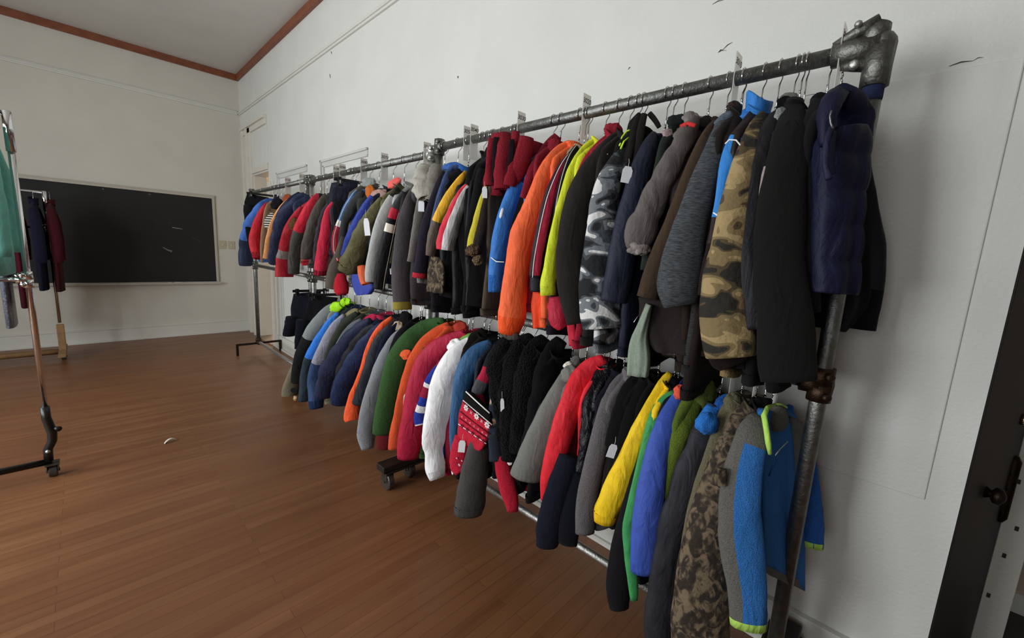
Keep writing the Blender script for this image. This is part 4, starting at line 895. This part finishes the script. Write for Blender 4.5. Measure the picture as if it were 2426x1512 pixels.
t, o = Lo('jacket', 'orange and charcoal jacket with flared orange cuff', J, '930,752,10 908,772,17 888,800,19 874,835,20 864,875,22 852,912,26 840,948,32 837,985,40 838,996,36', '#e4562b', 'nylon', hem=.2, bcol='#2b2e36', piping=[(.0, '#b8431f', .0012)])
t, o = Lo('jacket', 'slate dark jacket touching the narrow orange sleeve', J, '930,770,12 908,795,26 892,830,32 880,870,34 866,915,36 854,955,36', '#2b2f38', 'nylon', hem=.2)
t, o = Lo('jacket', 'thin navy jacket between slate and grey sleeves', J, '942,768,10 922,792,18 906,828,20 896,868,20 884,920,18', '#171c30', 'cloth', hem=.2)
t, o = Lo('sweatshirt', 'heather grey sweatshirt with long ribbed cuff near the green sweater', 'sweatshirt', '962,778,14 940,800,26 922,832,32 906,870,37 892,915,41 880,958,43 872,1000,44 869,1030,40 871,1062,27', '#7d8083', 'fleece', cuff=.12, cuffcol='#84878a', hem=.2)
t, o = Lo('jacket', 'black jacket with cream hood lining left of the green sweater', J, '980,762,14 958,790,28 940,815,24 928,850,18 915,920,16', '#15151a', 'cloth', hem=.2)
blob('hood_lining', t, o, 942, 776, 26, 30, .09, mat('#b09c86', 'fleece'), 3, -20); blob('collar', t, o, 930, 802, 34, 22, .12, mat('#17171b', 'cloth'), 4, 10); blob('hood', t, o, 961, 756, 30, 34, .04, mat('#121216', 'cloth'), 6)
t, o = Lo('sweater', 'forest green knit sweater with rounded shoulder', 'sweater', '1052,760,16 1026,770,36 998,788,48 974,810,54 954,838,57 940,872,57 930,912,55 920,955,53 912,1000,52 908,1024,48', '#35552c', 'knit', wr=.03, hem=.2)
sleeve('under_cuff', path3(parse("918,1016,44 914,1040,42 912,1062,38"), 'L', 8, -.02), [mat('#5d141c', 'fleece')], t, o, 0, .5, 14)
t, o = Lo('fleece_jacket', 'rust orange fleece with drooping hood and a pale tag', J, '1066,770,20 1040,790,34 1010,815,36 986,850,34 970,890,31 958,935,30 948,985,31 940,1030,33 938,1062,34', '#c9512d', 'fleece', hem=.2)
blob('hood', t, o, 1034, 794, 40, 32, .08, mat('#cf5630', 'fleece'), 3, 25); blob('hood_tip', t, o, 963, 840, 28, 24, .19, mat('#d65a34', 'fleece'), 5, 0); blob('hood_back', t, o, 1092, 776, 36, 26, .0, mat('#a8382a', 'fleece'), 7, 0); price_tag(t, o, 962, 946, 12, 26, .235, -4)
t, o = Lo('puffer_jacket', 'crimson padded jacket with blunt cuff left of the white one', J, '1104,790,22 1074,808,42 1040,830,54 1014,862,60 1000,905,62 990,950,62 982,1000,62 974,1045,60 968,1082,50', '#a01c38', 'puffer', hem=.2, wr=.04)
t, o = Lo('sweater', 'blue and red striped knit sweater peeking out left of the white sleeve', 'sweater', '1060,842,14 1040,872,22 1026,896,28 1014,925,28 1004,960,30 998,986,34 1000,1006,30', '#24358c', 'knit', segs=[(.2, '#7a1d30'), (.42, None), (.5, '#d8d4d0'), (.62, '#8a1f38'), (.74, None), (.8, '#d8d4d0'), (.97, None), (1.1, '#c9c6c4')], hem=.3)
t, o = Lo('padded_jacket', 'off white padded jacket with gathered ribbed cuff', J, '1120,806,24 1100,826,44 1080,852,56 1062,884,60 1048,922,58 1038,965,56 1030,1010,56 1027,1048,52 1028,1068,42 1030,1090,45 1032,1112,44 1036,1132,34', '#f0ede6', 'nylon', wr=.06, hem=.25, out=.02, cuff=.05, cuffcol='#eeebe4', ckind='knit')
blob('hood', t, o, 1084, 828, 44, 50, .12, mat('#ebe7e0', 'nylon'), 3, 30, .6, .3); blob('green_collar', t, o, 1104, 803, 40, 18, .06, mat('#5f9a3c', 'nylon'), 4, 32)
t, o = Lo('jacket', 'black brown jacket behind the white jacket shoulder', J, '1150,786,26 1130,805,40 1112,835,34 1098,880,26 1086,950,22', '#17100f', 'cloth', hem=.25)
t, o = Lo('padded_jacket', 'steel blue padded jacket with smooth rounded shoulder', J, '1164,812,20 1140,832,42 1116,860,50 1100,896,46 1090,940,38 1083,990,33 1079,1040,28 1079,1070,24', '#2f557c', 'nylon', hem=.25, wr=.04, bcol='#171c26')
t, o = Lo('jacket', 'red, grey and navy colour block jacket above the knit stocking', J, '1178,820,14 1164,850,24 1152,886,28 1140,912,32 1132,936,30 1140,968,26', '#1b2036', 'cloth', segs=[(.35, '#23232a'), (.56, '#a3223a'), (.78, '#4c4b50'), (1.1, '#a3223a')], hem=.3)
# nordic knit stocking cap with a black band
xi = at(1150, at_rail(1150, 'L'), 1, YR).x; o = Vector((xi, YR+.2, .8))
t = thing('knit_stocking', o, 'red and white snowflake knit stocking with black band and a paper tag', 'stocking'); mr = mat('#b01f33', 'knit')
NR = [(1104, 930, 1164, 984), (1098, 946, 1166, 1004), (1090, 975, 1160, 1030), (1086, 1005, 1152, 1052), (1086, 1036, 1140, 1068)]
panel('knit_body', t, o, NR[1:], .235, .225, mr, .02, 3, folds=.004)
panel('black_band', t, o, [(1105, 926, 1163, 978), (1103, 932, 1164, 986), (1098, 947, 1166, 1005)], .236, .226, mat('#0f0d0d', 'knit'), .021, 3, folds=.003)
def npt(u, v, e=.024):
    k = min(len(NR)-2.001, v*(len(NR)-1)); i = int(k); f = k-i; r_ = [a_+(b_-a_)*f for a_, b_ in zip(NR[i], NR[i+1])]
    return at(r_[0]+(r_[2]-r_[0])*u, r_[1]+(r_[3]-r_[1])*u, 1, YR+.235-.01*u+e)
def flake(u, v, s, petals, mt, parent=t, fn=None):
    c = (fn or npt)(u, v); A = (npt(.9, v)-npt(.1, v)).normalized(); B = Vector((0, 0, 1)); nrm = A.cross(B); nrm = nrm if nrm.dot(CAM-c) > 0 else -nrm; V = []; Fc = []
    B = nrm.cross(A) if nrm.cross(A).z > 0 else -nrm.cross(A)
    for k in range(petals):
        a = 2*math.pi*(k+.5)/petals; d = A*math.cos(a)+B*math.sin(a); q = A*-math.sin(a)+B*math.cos(a); b_ = len(V)
        for e in (.0008, -.0008): V += [c+d*s*.12+nrm*e, c+d*s*.6+q*s*.22+nrm*e, c+d*s+nrm*e, c+d*s*.6-q*s*.22+nrm*e]
        Fc += [(b_, b_+1, b_+2, b_+3), (b_+7, b_+6, b_+5, b_+4)]+[(b_+i, b_+4+i, b_+4+(i+1) % 4, b_+(i+1) % 4) for i in range(4)]
    mesh_obj('snowflake_motif', V, Fc, mt, parent, False, None, o)
wk = mat('#e6cfcf', 'knit'); dr = mat('#5c0f1c', 'knit')
for u in (.14, .5, .86): flake(u, .36, .019, 8, wk)
for u in (.32, .68): flake(u, .37, .009, 4, wk)
for k in range(7): flake(.08+k*.14, .57, .0065, 3, wk)
for k in range(5): flake(.12+k*.19, .74, .012, 6, dr)
MB().tube([npt(u/8, .275, .022) for u in range(9)], .0028, 6).build('scalloped_edge', wk, t, True, o)
MB().tube([npt(u/8, .985, .022) for u in range(9)], .0024, 6).build('pale_edge', wk, t, True, o)
for v in (.5, .63): MB().tube([npt(u/8, v, .021) for u in range(9)], .0028, 6).build('dark_row', dr, t, True, o)
MB().tube([at(1104, 928, 1, YR+.26), at(1132, 954, 1, YR+.262), at(1160, 979, 1, YR+.26)], .0032, 8).build('cardboard_edge', mat('#ecebe8', 'plain'), t, True, o)
sleeve('foot', path3(parse("1098,1040,44,.235 1090,1062,40,.235 1088,1085,46,.235 1090,1108,44,.235 1094,1118,34,.235"), 'L', 16), [mr], t, o, 0, .5, 18, openend=False)
for px, py, s in ((1078, 1096, .008), (1088, 1102, .008), (1098, 1109, .008), (1082, 1086, .005), (1094, 1092, .005)):
    flake(0, 0, s, 6, wk, t, lambda u, v: at(px, py, 1, YR+.262))
sleeve('toe_trim', path3(parse("1086,1112,36,.225 1096,1122,36,.225"), 'L', 6), [mat('#140d0c', 'knit')], t, o, 0, .5, 14, openend=False)
price_tag(t, o, 1094, 1058, 16, 30, .272, -4)
t, o = Lo('trousers', 'grey fleece trousers hanging low under the knit stocking', 'trousers', '1160,980,30 1140,1040,48 1128,1100,60 1120,1150,66 1114,1190,68 1110,1214,62', '#4b4947', 'fleece', body=False, far=False, cuff=.06, wr=.03, zn=1.0)
t, o = Lo('jacket', 'navy floral jacket with long red inner sleeve', J, '1192,830,20 1184,900,30 1178,960,36 1175,1010,38 1176,1050,38 1178,1090,36', '#1a2230', 'floral', hem=.4, bcol='#14161f')
sleeve('red_sleeve', path3(parse("1186,1080,32 1194,1120,38 1204,1160,40 1212,1190,34 1214,1212,26"), 'L', 14, -.01), [mat('#a51c2e', 'fleece')], t, o, 0, .5, 16)
sleeve('red_lining', path3(parse("1220,1090,40,.1 1234,1125,44,.1 1246,1150,30,.1 1254,1160,14,.1"), 'L', 12), [mat('#74141f', 'fleece')], t, o, 0, .4, 14)
for k, (pts, lb) in enumerate((("1232,800,34 1208,822,54 1190,856,62 1186,900,56 1190,960,44 1196,1040,36", 'fluffy black fleece jacket right of the colour block sleeve'),
                               ("1262,800,30 1242,820,54 1226,862,64 1218,920,66 1214,990,62 1212,1060,50 1210,1090,40", 'black fleece coat with soft pile, second of the black group'),
                               ("1292,802,30 1274,824,50 1258,866,58 1248,930,60 1240,1000,58 1234,1070,48", 'plain black coat, third of the black group on the lower rail'),
                               ("1330,806,30 1312,830,44 1296,870,48 1282,930,46 1268,1000,44 1254,1070,40", 'black jacket next to the wide grey sleeve'))):
    t, o = Lo('fleece_coat' if k < 3 else 'jacket', lb, 'coat', pts, ['#0b0b0c', '#090909', '#0a0a0b', '#0e0e10'][k], 'fur' if k < 3 else 'fleece', hem=.35, wr=.12)
    if k == 0: price_tag(t, o, 1190, 960, 9, 32, .24, 4)
    if k == 1: blob('label', t, o, 1208, 1096, 12, 14, .2, mat('#e8e6e2', 'plain'), 2, 0, .2, .1)
t, o = Lo('trousers', 'dark grey trousers hem beneath the black coats', 'trousers', '1290,960,24 1270,1020,34 1240,1100,36', '#1a1b20', 'cloth', body=False, far=False)
t, o = Lo('jacket', 'smooth mid grey jacket with wide cuff left of the red one', J, '1372,866,22 1352,888,40 1334,922,50 1314,962,58 1294,1005,64 1276,1050,68 1260,1092,72 1246,1128,72', '#6a6b66', 'cloth', wr=.03, hem=.4)
blob('hood', t, o, 1352, 888, 44, 44, .11, mat('#74756f', 'fleece'), 3, 20); blob('hood', t, o, 1364, 862, 26, 40, .07, mat('#5d5e5a', 'fleece'), 5, 0); blob('white_lining', t, o, 1346, 866, 24, 18, .1, mat('#d6cfc4', 'fleece'), 7, 20)
t, o = Lo('jacket', 'scarlet red jacket with pointed cuff', J, '1432,850,24 1410,866,44 1388,888,52 1368,918,52 1352,955,50 1338,998,52 1326,1045,52 1312,1095,48 1300,1140,38 1290,1184,18', '#cf2430', 'nylon', wr=.05, hem=.4, out=.02)
blob('fur_collar', t, o, 1404, 858, 44, 24, .04, mat('#7a6655', 'fur'), 3, 20)
t, o = Lo('trousers', 'midnight navy trousers with two wide legs below the red sleeve', 'trousers', '1350,1080,50 1330,1140,58 1314,1200,62 1302,1255,62 1296,1292,50', '#171a28', 'cloth', body=False, far=False, zn=1.0, wr=.03)
sleeve('leg', path3(parse("1372,1120,40 1358,1180,48 1350,1240,52 1344,1288,44"), 'L', 14, -.03), [mat('#0d0f18', 'cloth')], t, o, 0, .5, 16)
t, o = Lo('ski_jacket', 'glossy black patterned ski jacket right of the red sleeve', J, '1450,868,24 1430,890,40 1412,925,44 1402,965,42 1396,1010,38 1388,1060,32 1380,1120,30', '#15161b', 'shiny', wr=.14, hem=.4)
t, o = Lo('jacket', 'dark plum jacket behind the warm grey long sleeve', J, '1466,880,20 1448,920,32 1434,980,28 1418,1060,26 1402,1140,26 1384,1220,24', '#17141f', 'cloth', hem=.4)
t, o = Lo('fleece_jacket', 'warm grey fleece with long straight sleeve and stand collar', J, '1494,880,16 1474,900,30 1454,932,38 1440,970,42 1428,1015,44 1416,1065,45 1404,1115,46 1394,1165,48 1388,1215,48 1386,1262,44', '#5e5a5c', 'fleece', wr=.025, hem=.4)
blob('collar', t, o, 1488, 892, 22, 46, .07, mat('#6b6568', 'fleece'), 3, 20)
for k, (pts, lb) in enumerate((("1530,884,24 1508,912,48 1488,960,58 1474,1010,60 1462,1060,56", 'fluffy black jacket with a white price tag left of the yellow one'), ("1552,890,20 1530,920,44 1508,975,50 1490,1040,50 1474,1110,40 1460,1200,36", 'plain black jacket directly behind the yellow sleeve'))):
    t, o = Lo('jacket', lb, 'jacket', pts, '#0d0d0e', 'fleece', hem=.45)
    if k == 0: price_tag(t, o, 1450, 1069, 20, 34, .255, -14)
t, o = Lo('rain_jacket', 'bright yellow rain jacket with gathered cuff', J, '1588,884,14 1570,908,22 1556,938,26 1538,972,31 1520,1010,36 1502,1052,42 1484,1095,47 1466,1140,52 1450,1180,56 1438,1212,54 1432,1236,42', '#e8bd1e', 'nylon', wr=.07, cuff=.05, cuffcol='#ddb31b', hem=.5, out=.025, ckind='nylon')
t, o = Lo('jacket', 'black jacket with long blunt sleeve below the yellow cuff', J, '1600,900,18 1572,950,28 1546,1010,26 1522,1090,30 1502,1180,42 1484,1260,52 1472,1330,58 1466,1390,56 1466,1440,44', '#17161a', 'cloth', wr=.025, hem=.3)
t, o = Lo('rain_jacket', 'green rain jacket showing as a narrow strip left of the royal blue sleeve', J, '1600,930,16 1580,948,28 1562,972,32 1546,1010,30 1530,1065,26 1514,1130,24 1500,1195,26 1490,1250,30 1494,1320,28 1500,1380,24 1502,1422,16', '#3a8a4e', 'nylon', wr=.05, hem=.35, out=.018, bcol='#1d2a22')
t, o = Lo('jacket', 'royal blue jacket with coral red collar', J, '1622,920,20 1606,945,30 1592,972,38 1576,1010,46 1562,1055,52 1552,1105,57 1543,1160,61 1535,1220,64 1528,1285,64 1524,1335,58 1522,1356,50', '#3850a2', 'nylon', wr=.035, hem=.35, out=.03)
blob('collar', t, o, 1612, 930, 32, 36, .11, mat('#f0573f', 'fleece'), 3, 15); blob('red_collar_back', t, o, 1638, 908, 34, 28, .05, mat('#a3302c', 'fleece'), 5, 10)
t, o = Lo('fleece_jacket', 'moss green fleece with high collar behind the royal blue sleeve', J, '1660,905,30 1640,950,44 1622,990,50 1606,1030,48 1594,1075,36 1584,1120,26 1572,1180,16', '#5a6a24', 'fleece', wr=.03, hem=.4, bcol='#4f5e20')
blob('collar', t, o, 1672, 935, 56, 76, .03, mat('#4c5824', 'fleece'), 3, 0, .8, .15)
t, o = Lo('puffer_jacket', 'charcoal puffer coat with blue hood, long ribbed sleeve', J, '1690,960,30 1676,1005,50 1660,1045,56 1640,1095,60 1622,1150,62 1606,1205,64 1592,1260,66 1580,1320,66 1570,1390,66 1562,1450,66 1558,1520,64', '#2a2a30', 'puffer', quilts=5, wr=.04, segs=[(.07, '#2f74c4'), (1.1, None)], hem=.2)
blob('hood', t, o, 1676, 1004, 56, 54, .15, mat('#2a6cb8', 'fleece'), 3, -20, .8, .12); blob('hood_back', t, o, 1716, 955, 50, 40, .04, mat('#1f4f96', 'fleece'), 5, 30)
t, o = Lo('fleece_coat', 'olive drab fleece lined coat beside the forest camouflage jacket', 'coat', '1752,935,24 1726,975,36 1704,1030,34 1684,1090,34 1664,1150,36 1648,1220,40 1636,1290,40 1626,1370,36', '#5f5a46', 'fleece', wr=.025, hem=.2)
blob('collar', t, o, 1740, 960, 46, 60, .06, mat('#5f5b45', 'fleece'), 3, 25)
t, o = Lo('camouflage_jacket', 'forest camouflage hunting jacket with pocket flap on its long sleeve', J, '1780,950,24 1758,990,42 1738,1040,56 1720,1090,66 1704,1145,76 1690,1205,88 1678,1270,100 1670,1335,112 1664,1400,120 1660,1460,124 1658,1530,122', '#5b4a38', 'camotree', wr=.035, hem=.2, out=.015)
bevel(panel('pocket_flap', t, o, [(1696, 1108, 1722, 1112), (1688, 1125, 1722, 1130), (1684, 1148, 1720, 1152)], .27, .25, mat('#85735a', 'camotree'), .006, 2, folds=.002), .002)
t, o = Lo('jacket', 'black fleece jacket just behind the blue half zip pullover', J, '1806,955,20 1792,1000,40 1776,1060,44 1764,1120,40 1752,1220,40 1746,1300,40', '#14110f', 'fleece', hem=.35)
blob('hood', t, o, 1802, 962, 50, 40, .03, mat('#120f0e', 'fleece'), 3, 0)
# blue and grey half zip pullover turned towards the room
xi = .268; o = Vector((xi, YR, railz(xi, 'L')))
t = thing('half_zip_pullover', o, 'blue and grey half zip pullover with neon green trim, nearest on the lower rail', 'pullover', 'clothes on the lower rail')
mb, mg, mn = mat('#2e65a4', 'fleece'), mat('#5c5a55', 'fleece'), mat('#a6cf5c', 'nylon')
panel('body', t, o, [(1798, 972, 1868, 965), (1786, 1005, 1888, 1000), (1784, 1060, 1898, 1050), (1792, 1150, 1900, 1140), (1800, 1250, 1898, 1250), (1806, 1345, 1895, 1390)], .11, -.135, mb, .02, 4, folds=.012, sub=20)
panel('grey_hem', t, o, [(1806, 1335, 1896, 1372), (1815, 1358, 1896, 1392)], .112, -.133, mg, .022, 4, folds=.008)
panel('grey_panel', t, o, [(1868, 985, 1890, 1000), (1874, 1040, 1899, 1050), (1872, 1120, 1902, 1130), (1868, 1180, 1900, 1200)], -.06, -.13, mg, .024, 3)
sleeve('sleeve', path3(parse("1802,985,34,.12 1786,1020,62,.17 1770,1070,72,.2 1758,1130,80,.21 1752,1200,88,.22 1754,1270,94,.22 1762,1340,92,.22 1770,1400,82,.22 1772,1450,76,.22 1772,1484,70,.22"), 'L', 28), [mb, mg], t, o, 12, .42, 26, 0, [(.16, 1), (1.1, 0)], [(-1, -.35, 1)], .03, 4, None, .02, mn)
sleeve('sleeve', path3(parse("1880,1010,40,-.12 1898,1060,48,-.13 1908,1120,50,-.13 1916,1190,52,-.12 1922,1250,50,-.12 1922,1292,46,-.12"), 'L', 20), [mat('#27559a', 'fleece')], t, o, 0, .5, 18, wr=.03, seed=3, cuff=.02, cuffmat=mn)
blob('collar', t, o, 1806, 1000, 36, 62, .12, mb, 3, -8, .7, .12); blob('collar_lining', t, o, 1842, 992, 54, 62, .03, mg, 5, -5, .5, .12); blob('collar', t, o, 1864, 984, 36, 52, -.09, mat('#24508f', 'fleece'), 7, -15, .4, .1)
MB().tube([at(x, y, 1, YR+e) for x, y, e in ((1836, 958, .05), (1818, 966, .12), (1810, 985, .17), (1816, 1020, .185), (1820, 1050, .185), (1824, 1076, .18))], [.004, .006, .0075, .0075, .0075, .005], 8).build('neon_facing', mn, t, True, o)
MB().tube([at(x, y, 1, YR+e) for x, y, e in ((1836, 958, .05), (1850, 958, .02), (1864, 966, -.01))], .0035, 6).build('neon_edge', mn, t, True, o)
MB().tube([at(x, y, 1, YR+e) for x, y, e in ((1836, 1080, .14), (1850, 1062, .12), (1866, 1046, .08))], .0018, 6).build('zipper', mat('#b9c8c0', 'metal'), t, True, o)
MB().tube([at(x, y, 1, YR+.15) for x, y in ((1838, 1090), (1828, 1110), (1822, 1128))], .0025, 6).build('zipper_flap', mat('#14305c', 'cloth'), t, True, o)
hanger(xi, 'L', 1.02, 'thin wire hanger holding the blue and grey half zip pullover')
LD = [(1385, 'short divider left of the red jacket collar'), (1424, 'divider above the scarlet red jacket'), (1741, 'slim divider above the olive drab coat'), (1796, 'long divider just left of the black coat hem'), (1846, 'divider above the half zip pullover')]
for px, lb in LD: divider(px, 'L', None, 'white plastic '+lb+' on the lower rail', .03)

# ------------------------------------------------------------------ chrome racks at the left edge
chrome = mat('#d8d8da', 'chrome')
def chrome_rack(x, y0, y1, zt, label, black=True, zc=1.165):
    o = Vector((x, y0, 0)); t = thing('rolling_rack', o, label, 'clothes rack')
    woodb = mat('#17130f', 'plastic') if black else mat('#8a6a45', 'wood')
    for y in (y0, y1):
        s = 1 if y == y0 else -1
        MB().tube([(x, y, .42), (x, y, zt)], .014, 18).build('post', chrome, t, True, o)
        MB().tube([(x, y, zt-.20), (x, y, zt), (x, y, zt+.004)], [.0185, .0185, .012], 18).build('sleeve', chrome, t, True, o)
        if black:
            MB().tube([(x, y, .43), (x, y, .36), (x, y-.015*s, .27), (x, y-.012*s, .22), (x, y+.01*s, .17), (x, y+.012*s, .10)], [.02, .021, .022, .021, .021, .020], 12).build('leg', woodb, t, True, o)
            MB().tube([(x-.02, y-.03*s, .30), (x-.05, y-.045*s, .30)], [.008, .016], 8).build('knob', blackm, t, True, o)
            MB().ball((x-.022, y+.01*s, .165), .011, 8).build('bolt', brightm, t, True, o)
        else:
            bevel(MB().box((x-.03, y-.03, .11), (x+.03, y+.03, .40)).build('leg', woodb, t, False, o), .006)
        bar = MB().box((x-.3 if not black else x-.02, y-.03, .085), (x+.3 if not black else x+.02, y+.03, .12)) if not black else None
        if bar: bevel(bar.build('foot', woodb, t, False, o), .004)
        caster(t, Vector((x, y, .085)), o, .035)
    MB().tube([(x, y0, zt-.012), (x, y1, zt-.012)], .0125, 16).build('top_rail', chrome if not black else mat('#7c7c80', 'chrome'), t, True, o)
    MB().tube([(x, y0, zc), (x, y1, zc)], .011, 14).build('cross_bar', chrome, t, True, o)
    f = fitting('clamp', Vector((x, y0, zc)), [(0, 1, 0), (0, 0, 1), (0, 0, -1)], o, t, chrome, .02, .045)
    MB().tube([(x, y0, .095), (x, y1, .095)], .019 if black else .03, 12).build('base_bar', woodb, t, True, o)
    return t
chrome_rack(3.486, 1.995, 3.5, 2.035, 'chrome rolling clothes rack with black base at the left edge')
chrome_rack(6.72, 2.02, 3.4, 1.83, 'chrome rolling clothes rack with wooden base in front of the chalkboard', False, 1.45)
def hung(row_y, x, zr, label, name, cat, cols, zc_, w, kind, face):
    """a garment hung square to a rail that runs along y"""
    o = Vector((x, row_y, zr)); t = thing(name, o, label, cat, 'clothes on the chrome racks')
    m_ = mat(cols, kind)
    V = []; Fc = []; rows = [(.10, .05, .5), (.125, .12, .8), (.16, w*.85, 1), (.22, w, 1), (.45, w*.97, 1.1), (.7, w*1.0, 1.2), (zr-zc_, w*1.05, 1.25)]; nth = 20
    for dz, ww, q in rows:
        for j in range(nth):
            th = 2*math.pi*j/nth
            V.append(Vector((x+ww*math.cos(th), row_y+.03*q*math.sin(th)+.012*noise.noise(Vector((math.cos(th)*3, dz*4, row_y*9))), zr-dz)))
    for i in range(len(rows)-1):
        for j in range(nth): j2 = (j+1) % nth; Fc.append((i*nth+j, (i+1)*nth+j, (i+1)*nth+j2, i*nth+j2))
    Fc.append(tuple(range(nth))); Fc.append(tuple(reversed(range((len(rows)-1)*nth, len(rows)*nth))))
    mesh_obj('body', V, Fc, m_, t, True, None, o)
    for s in face:
        MBp = [(Vector((x+s*(w*.8), row_y, zr-.16)), .03), (Vector((x+s*(w+.05), row_y-.01, zr-.3)), .045), (Vector((x+s*(w+.08), row_y-.02, zr-.5)), .045), (Vector((x+s*(w+.08), row_y-.02, max(zc_+.06, zr-.72))), .038)]
        sm = []
        for k in range(13):
            q = k/12*3; i = min(2, int(q)); f = q-i; sm.append((MBp[i][0].lerp(MBp[i+1][0], f), MBp[i][1]+(MBp[i+1][1]-MBp[i][1])*f))
        sleeve('sleeve', sm, [m_], t, o, 0, .6, 16, seed=row_y*7+s)
    collar(t, o, Vector((x, row_y, zr-.105)), m_, .06, .035, .04)
    MB().tube([(x, row_y, zr-.10), (x, row_y, zr-.045), (x+.017, row_y, zr-.02), (x+.017, row_y, zr+.0), (x, row_y, zr+.016), (x-.016, row_y, zr+.004)], .002, 6).build('hook', wirem, t, True, o)
    return t
hung(2.075, 3.486, 2.02, 'teal green jacket at the left edge of the picture', 'jacket', 'jacket', '#6fb5a8', 1.20, .21, 'nylon', (-1, 1))
hung(2.17, 3.486, 2.02, 'dark teal jacket behind the teal green one on the chrome rack', 'jacket', 'jacket', '#2c5a58', 1.25, .21, 'nylon', (-1, 1))
hung(1.985, 6.78, 1.815, 'dark maroon coat beside the post of the far chrome rack', 'coat', 'coat', '#3c0d16', .78, .24, 'cloth', (-1, 1))
hung(2.10, 6.72, 1.815, 'dark navy coat next to the maroon one on the far chrome rack', 'coat', 'coat', '#14142a', .80, .24, 'cloth', (-1, 1))
hung(2.24, 6.72, 1.815, 'long wine red dress on the far chrome rack', 'dress', 'dress', '#4d1020', .62, .22, 'cloth', (1,))
hung(2.36, 6.72, 1.815, 'grey lace skirted dress on the far chrome rack', 'dress', 'dress', '#7d828f', .42, .22, 'shiny', ())

# scrap of paper on the floor
c = at(404, 1047, 2, 0)
V = []; Fc = []
for i in range(7):
    q = i/6-.5; z = .004+.022*(1-4*q*q)
    for e in (-.012, .012):
        for dz in (0, .0012): V.append(Vector((c.x+q*.02+e, c.y-q*.07, z+dz)))
for i in range(6):
    a_ = i*4; Fc += [(a_, a_+2, a_+6, a_+4), (a_+1, a_+5, a_+7, a_+3), (a_, a_+4, a_+5, a_+1), (a_+2, a_+3, a_+7, a_+6)]
Fc += [(0, 1, 3, 2), (24, 26, 27, 25)]
tag(mesh_obj('paper_scrap', [v-Vector((c.x, c.y, 0)) for v in V], Fc, mat('#cfc8bb', 'plain')), 'small curled white paper scrap lying on the wooden floor', 'paper').location = (c.x, c.y, -.003)
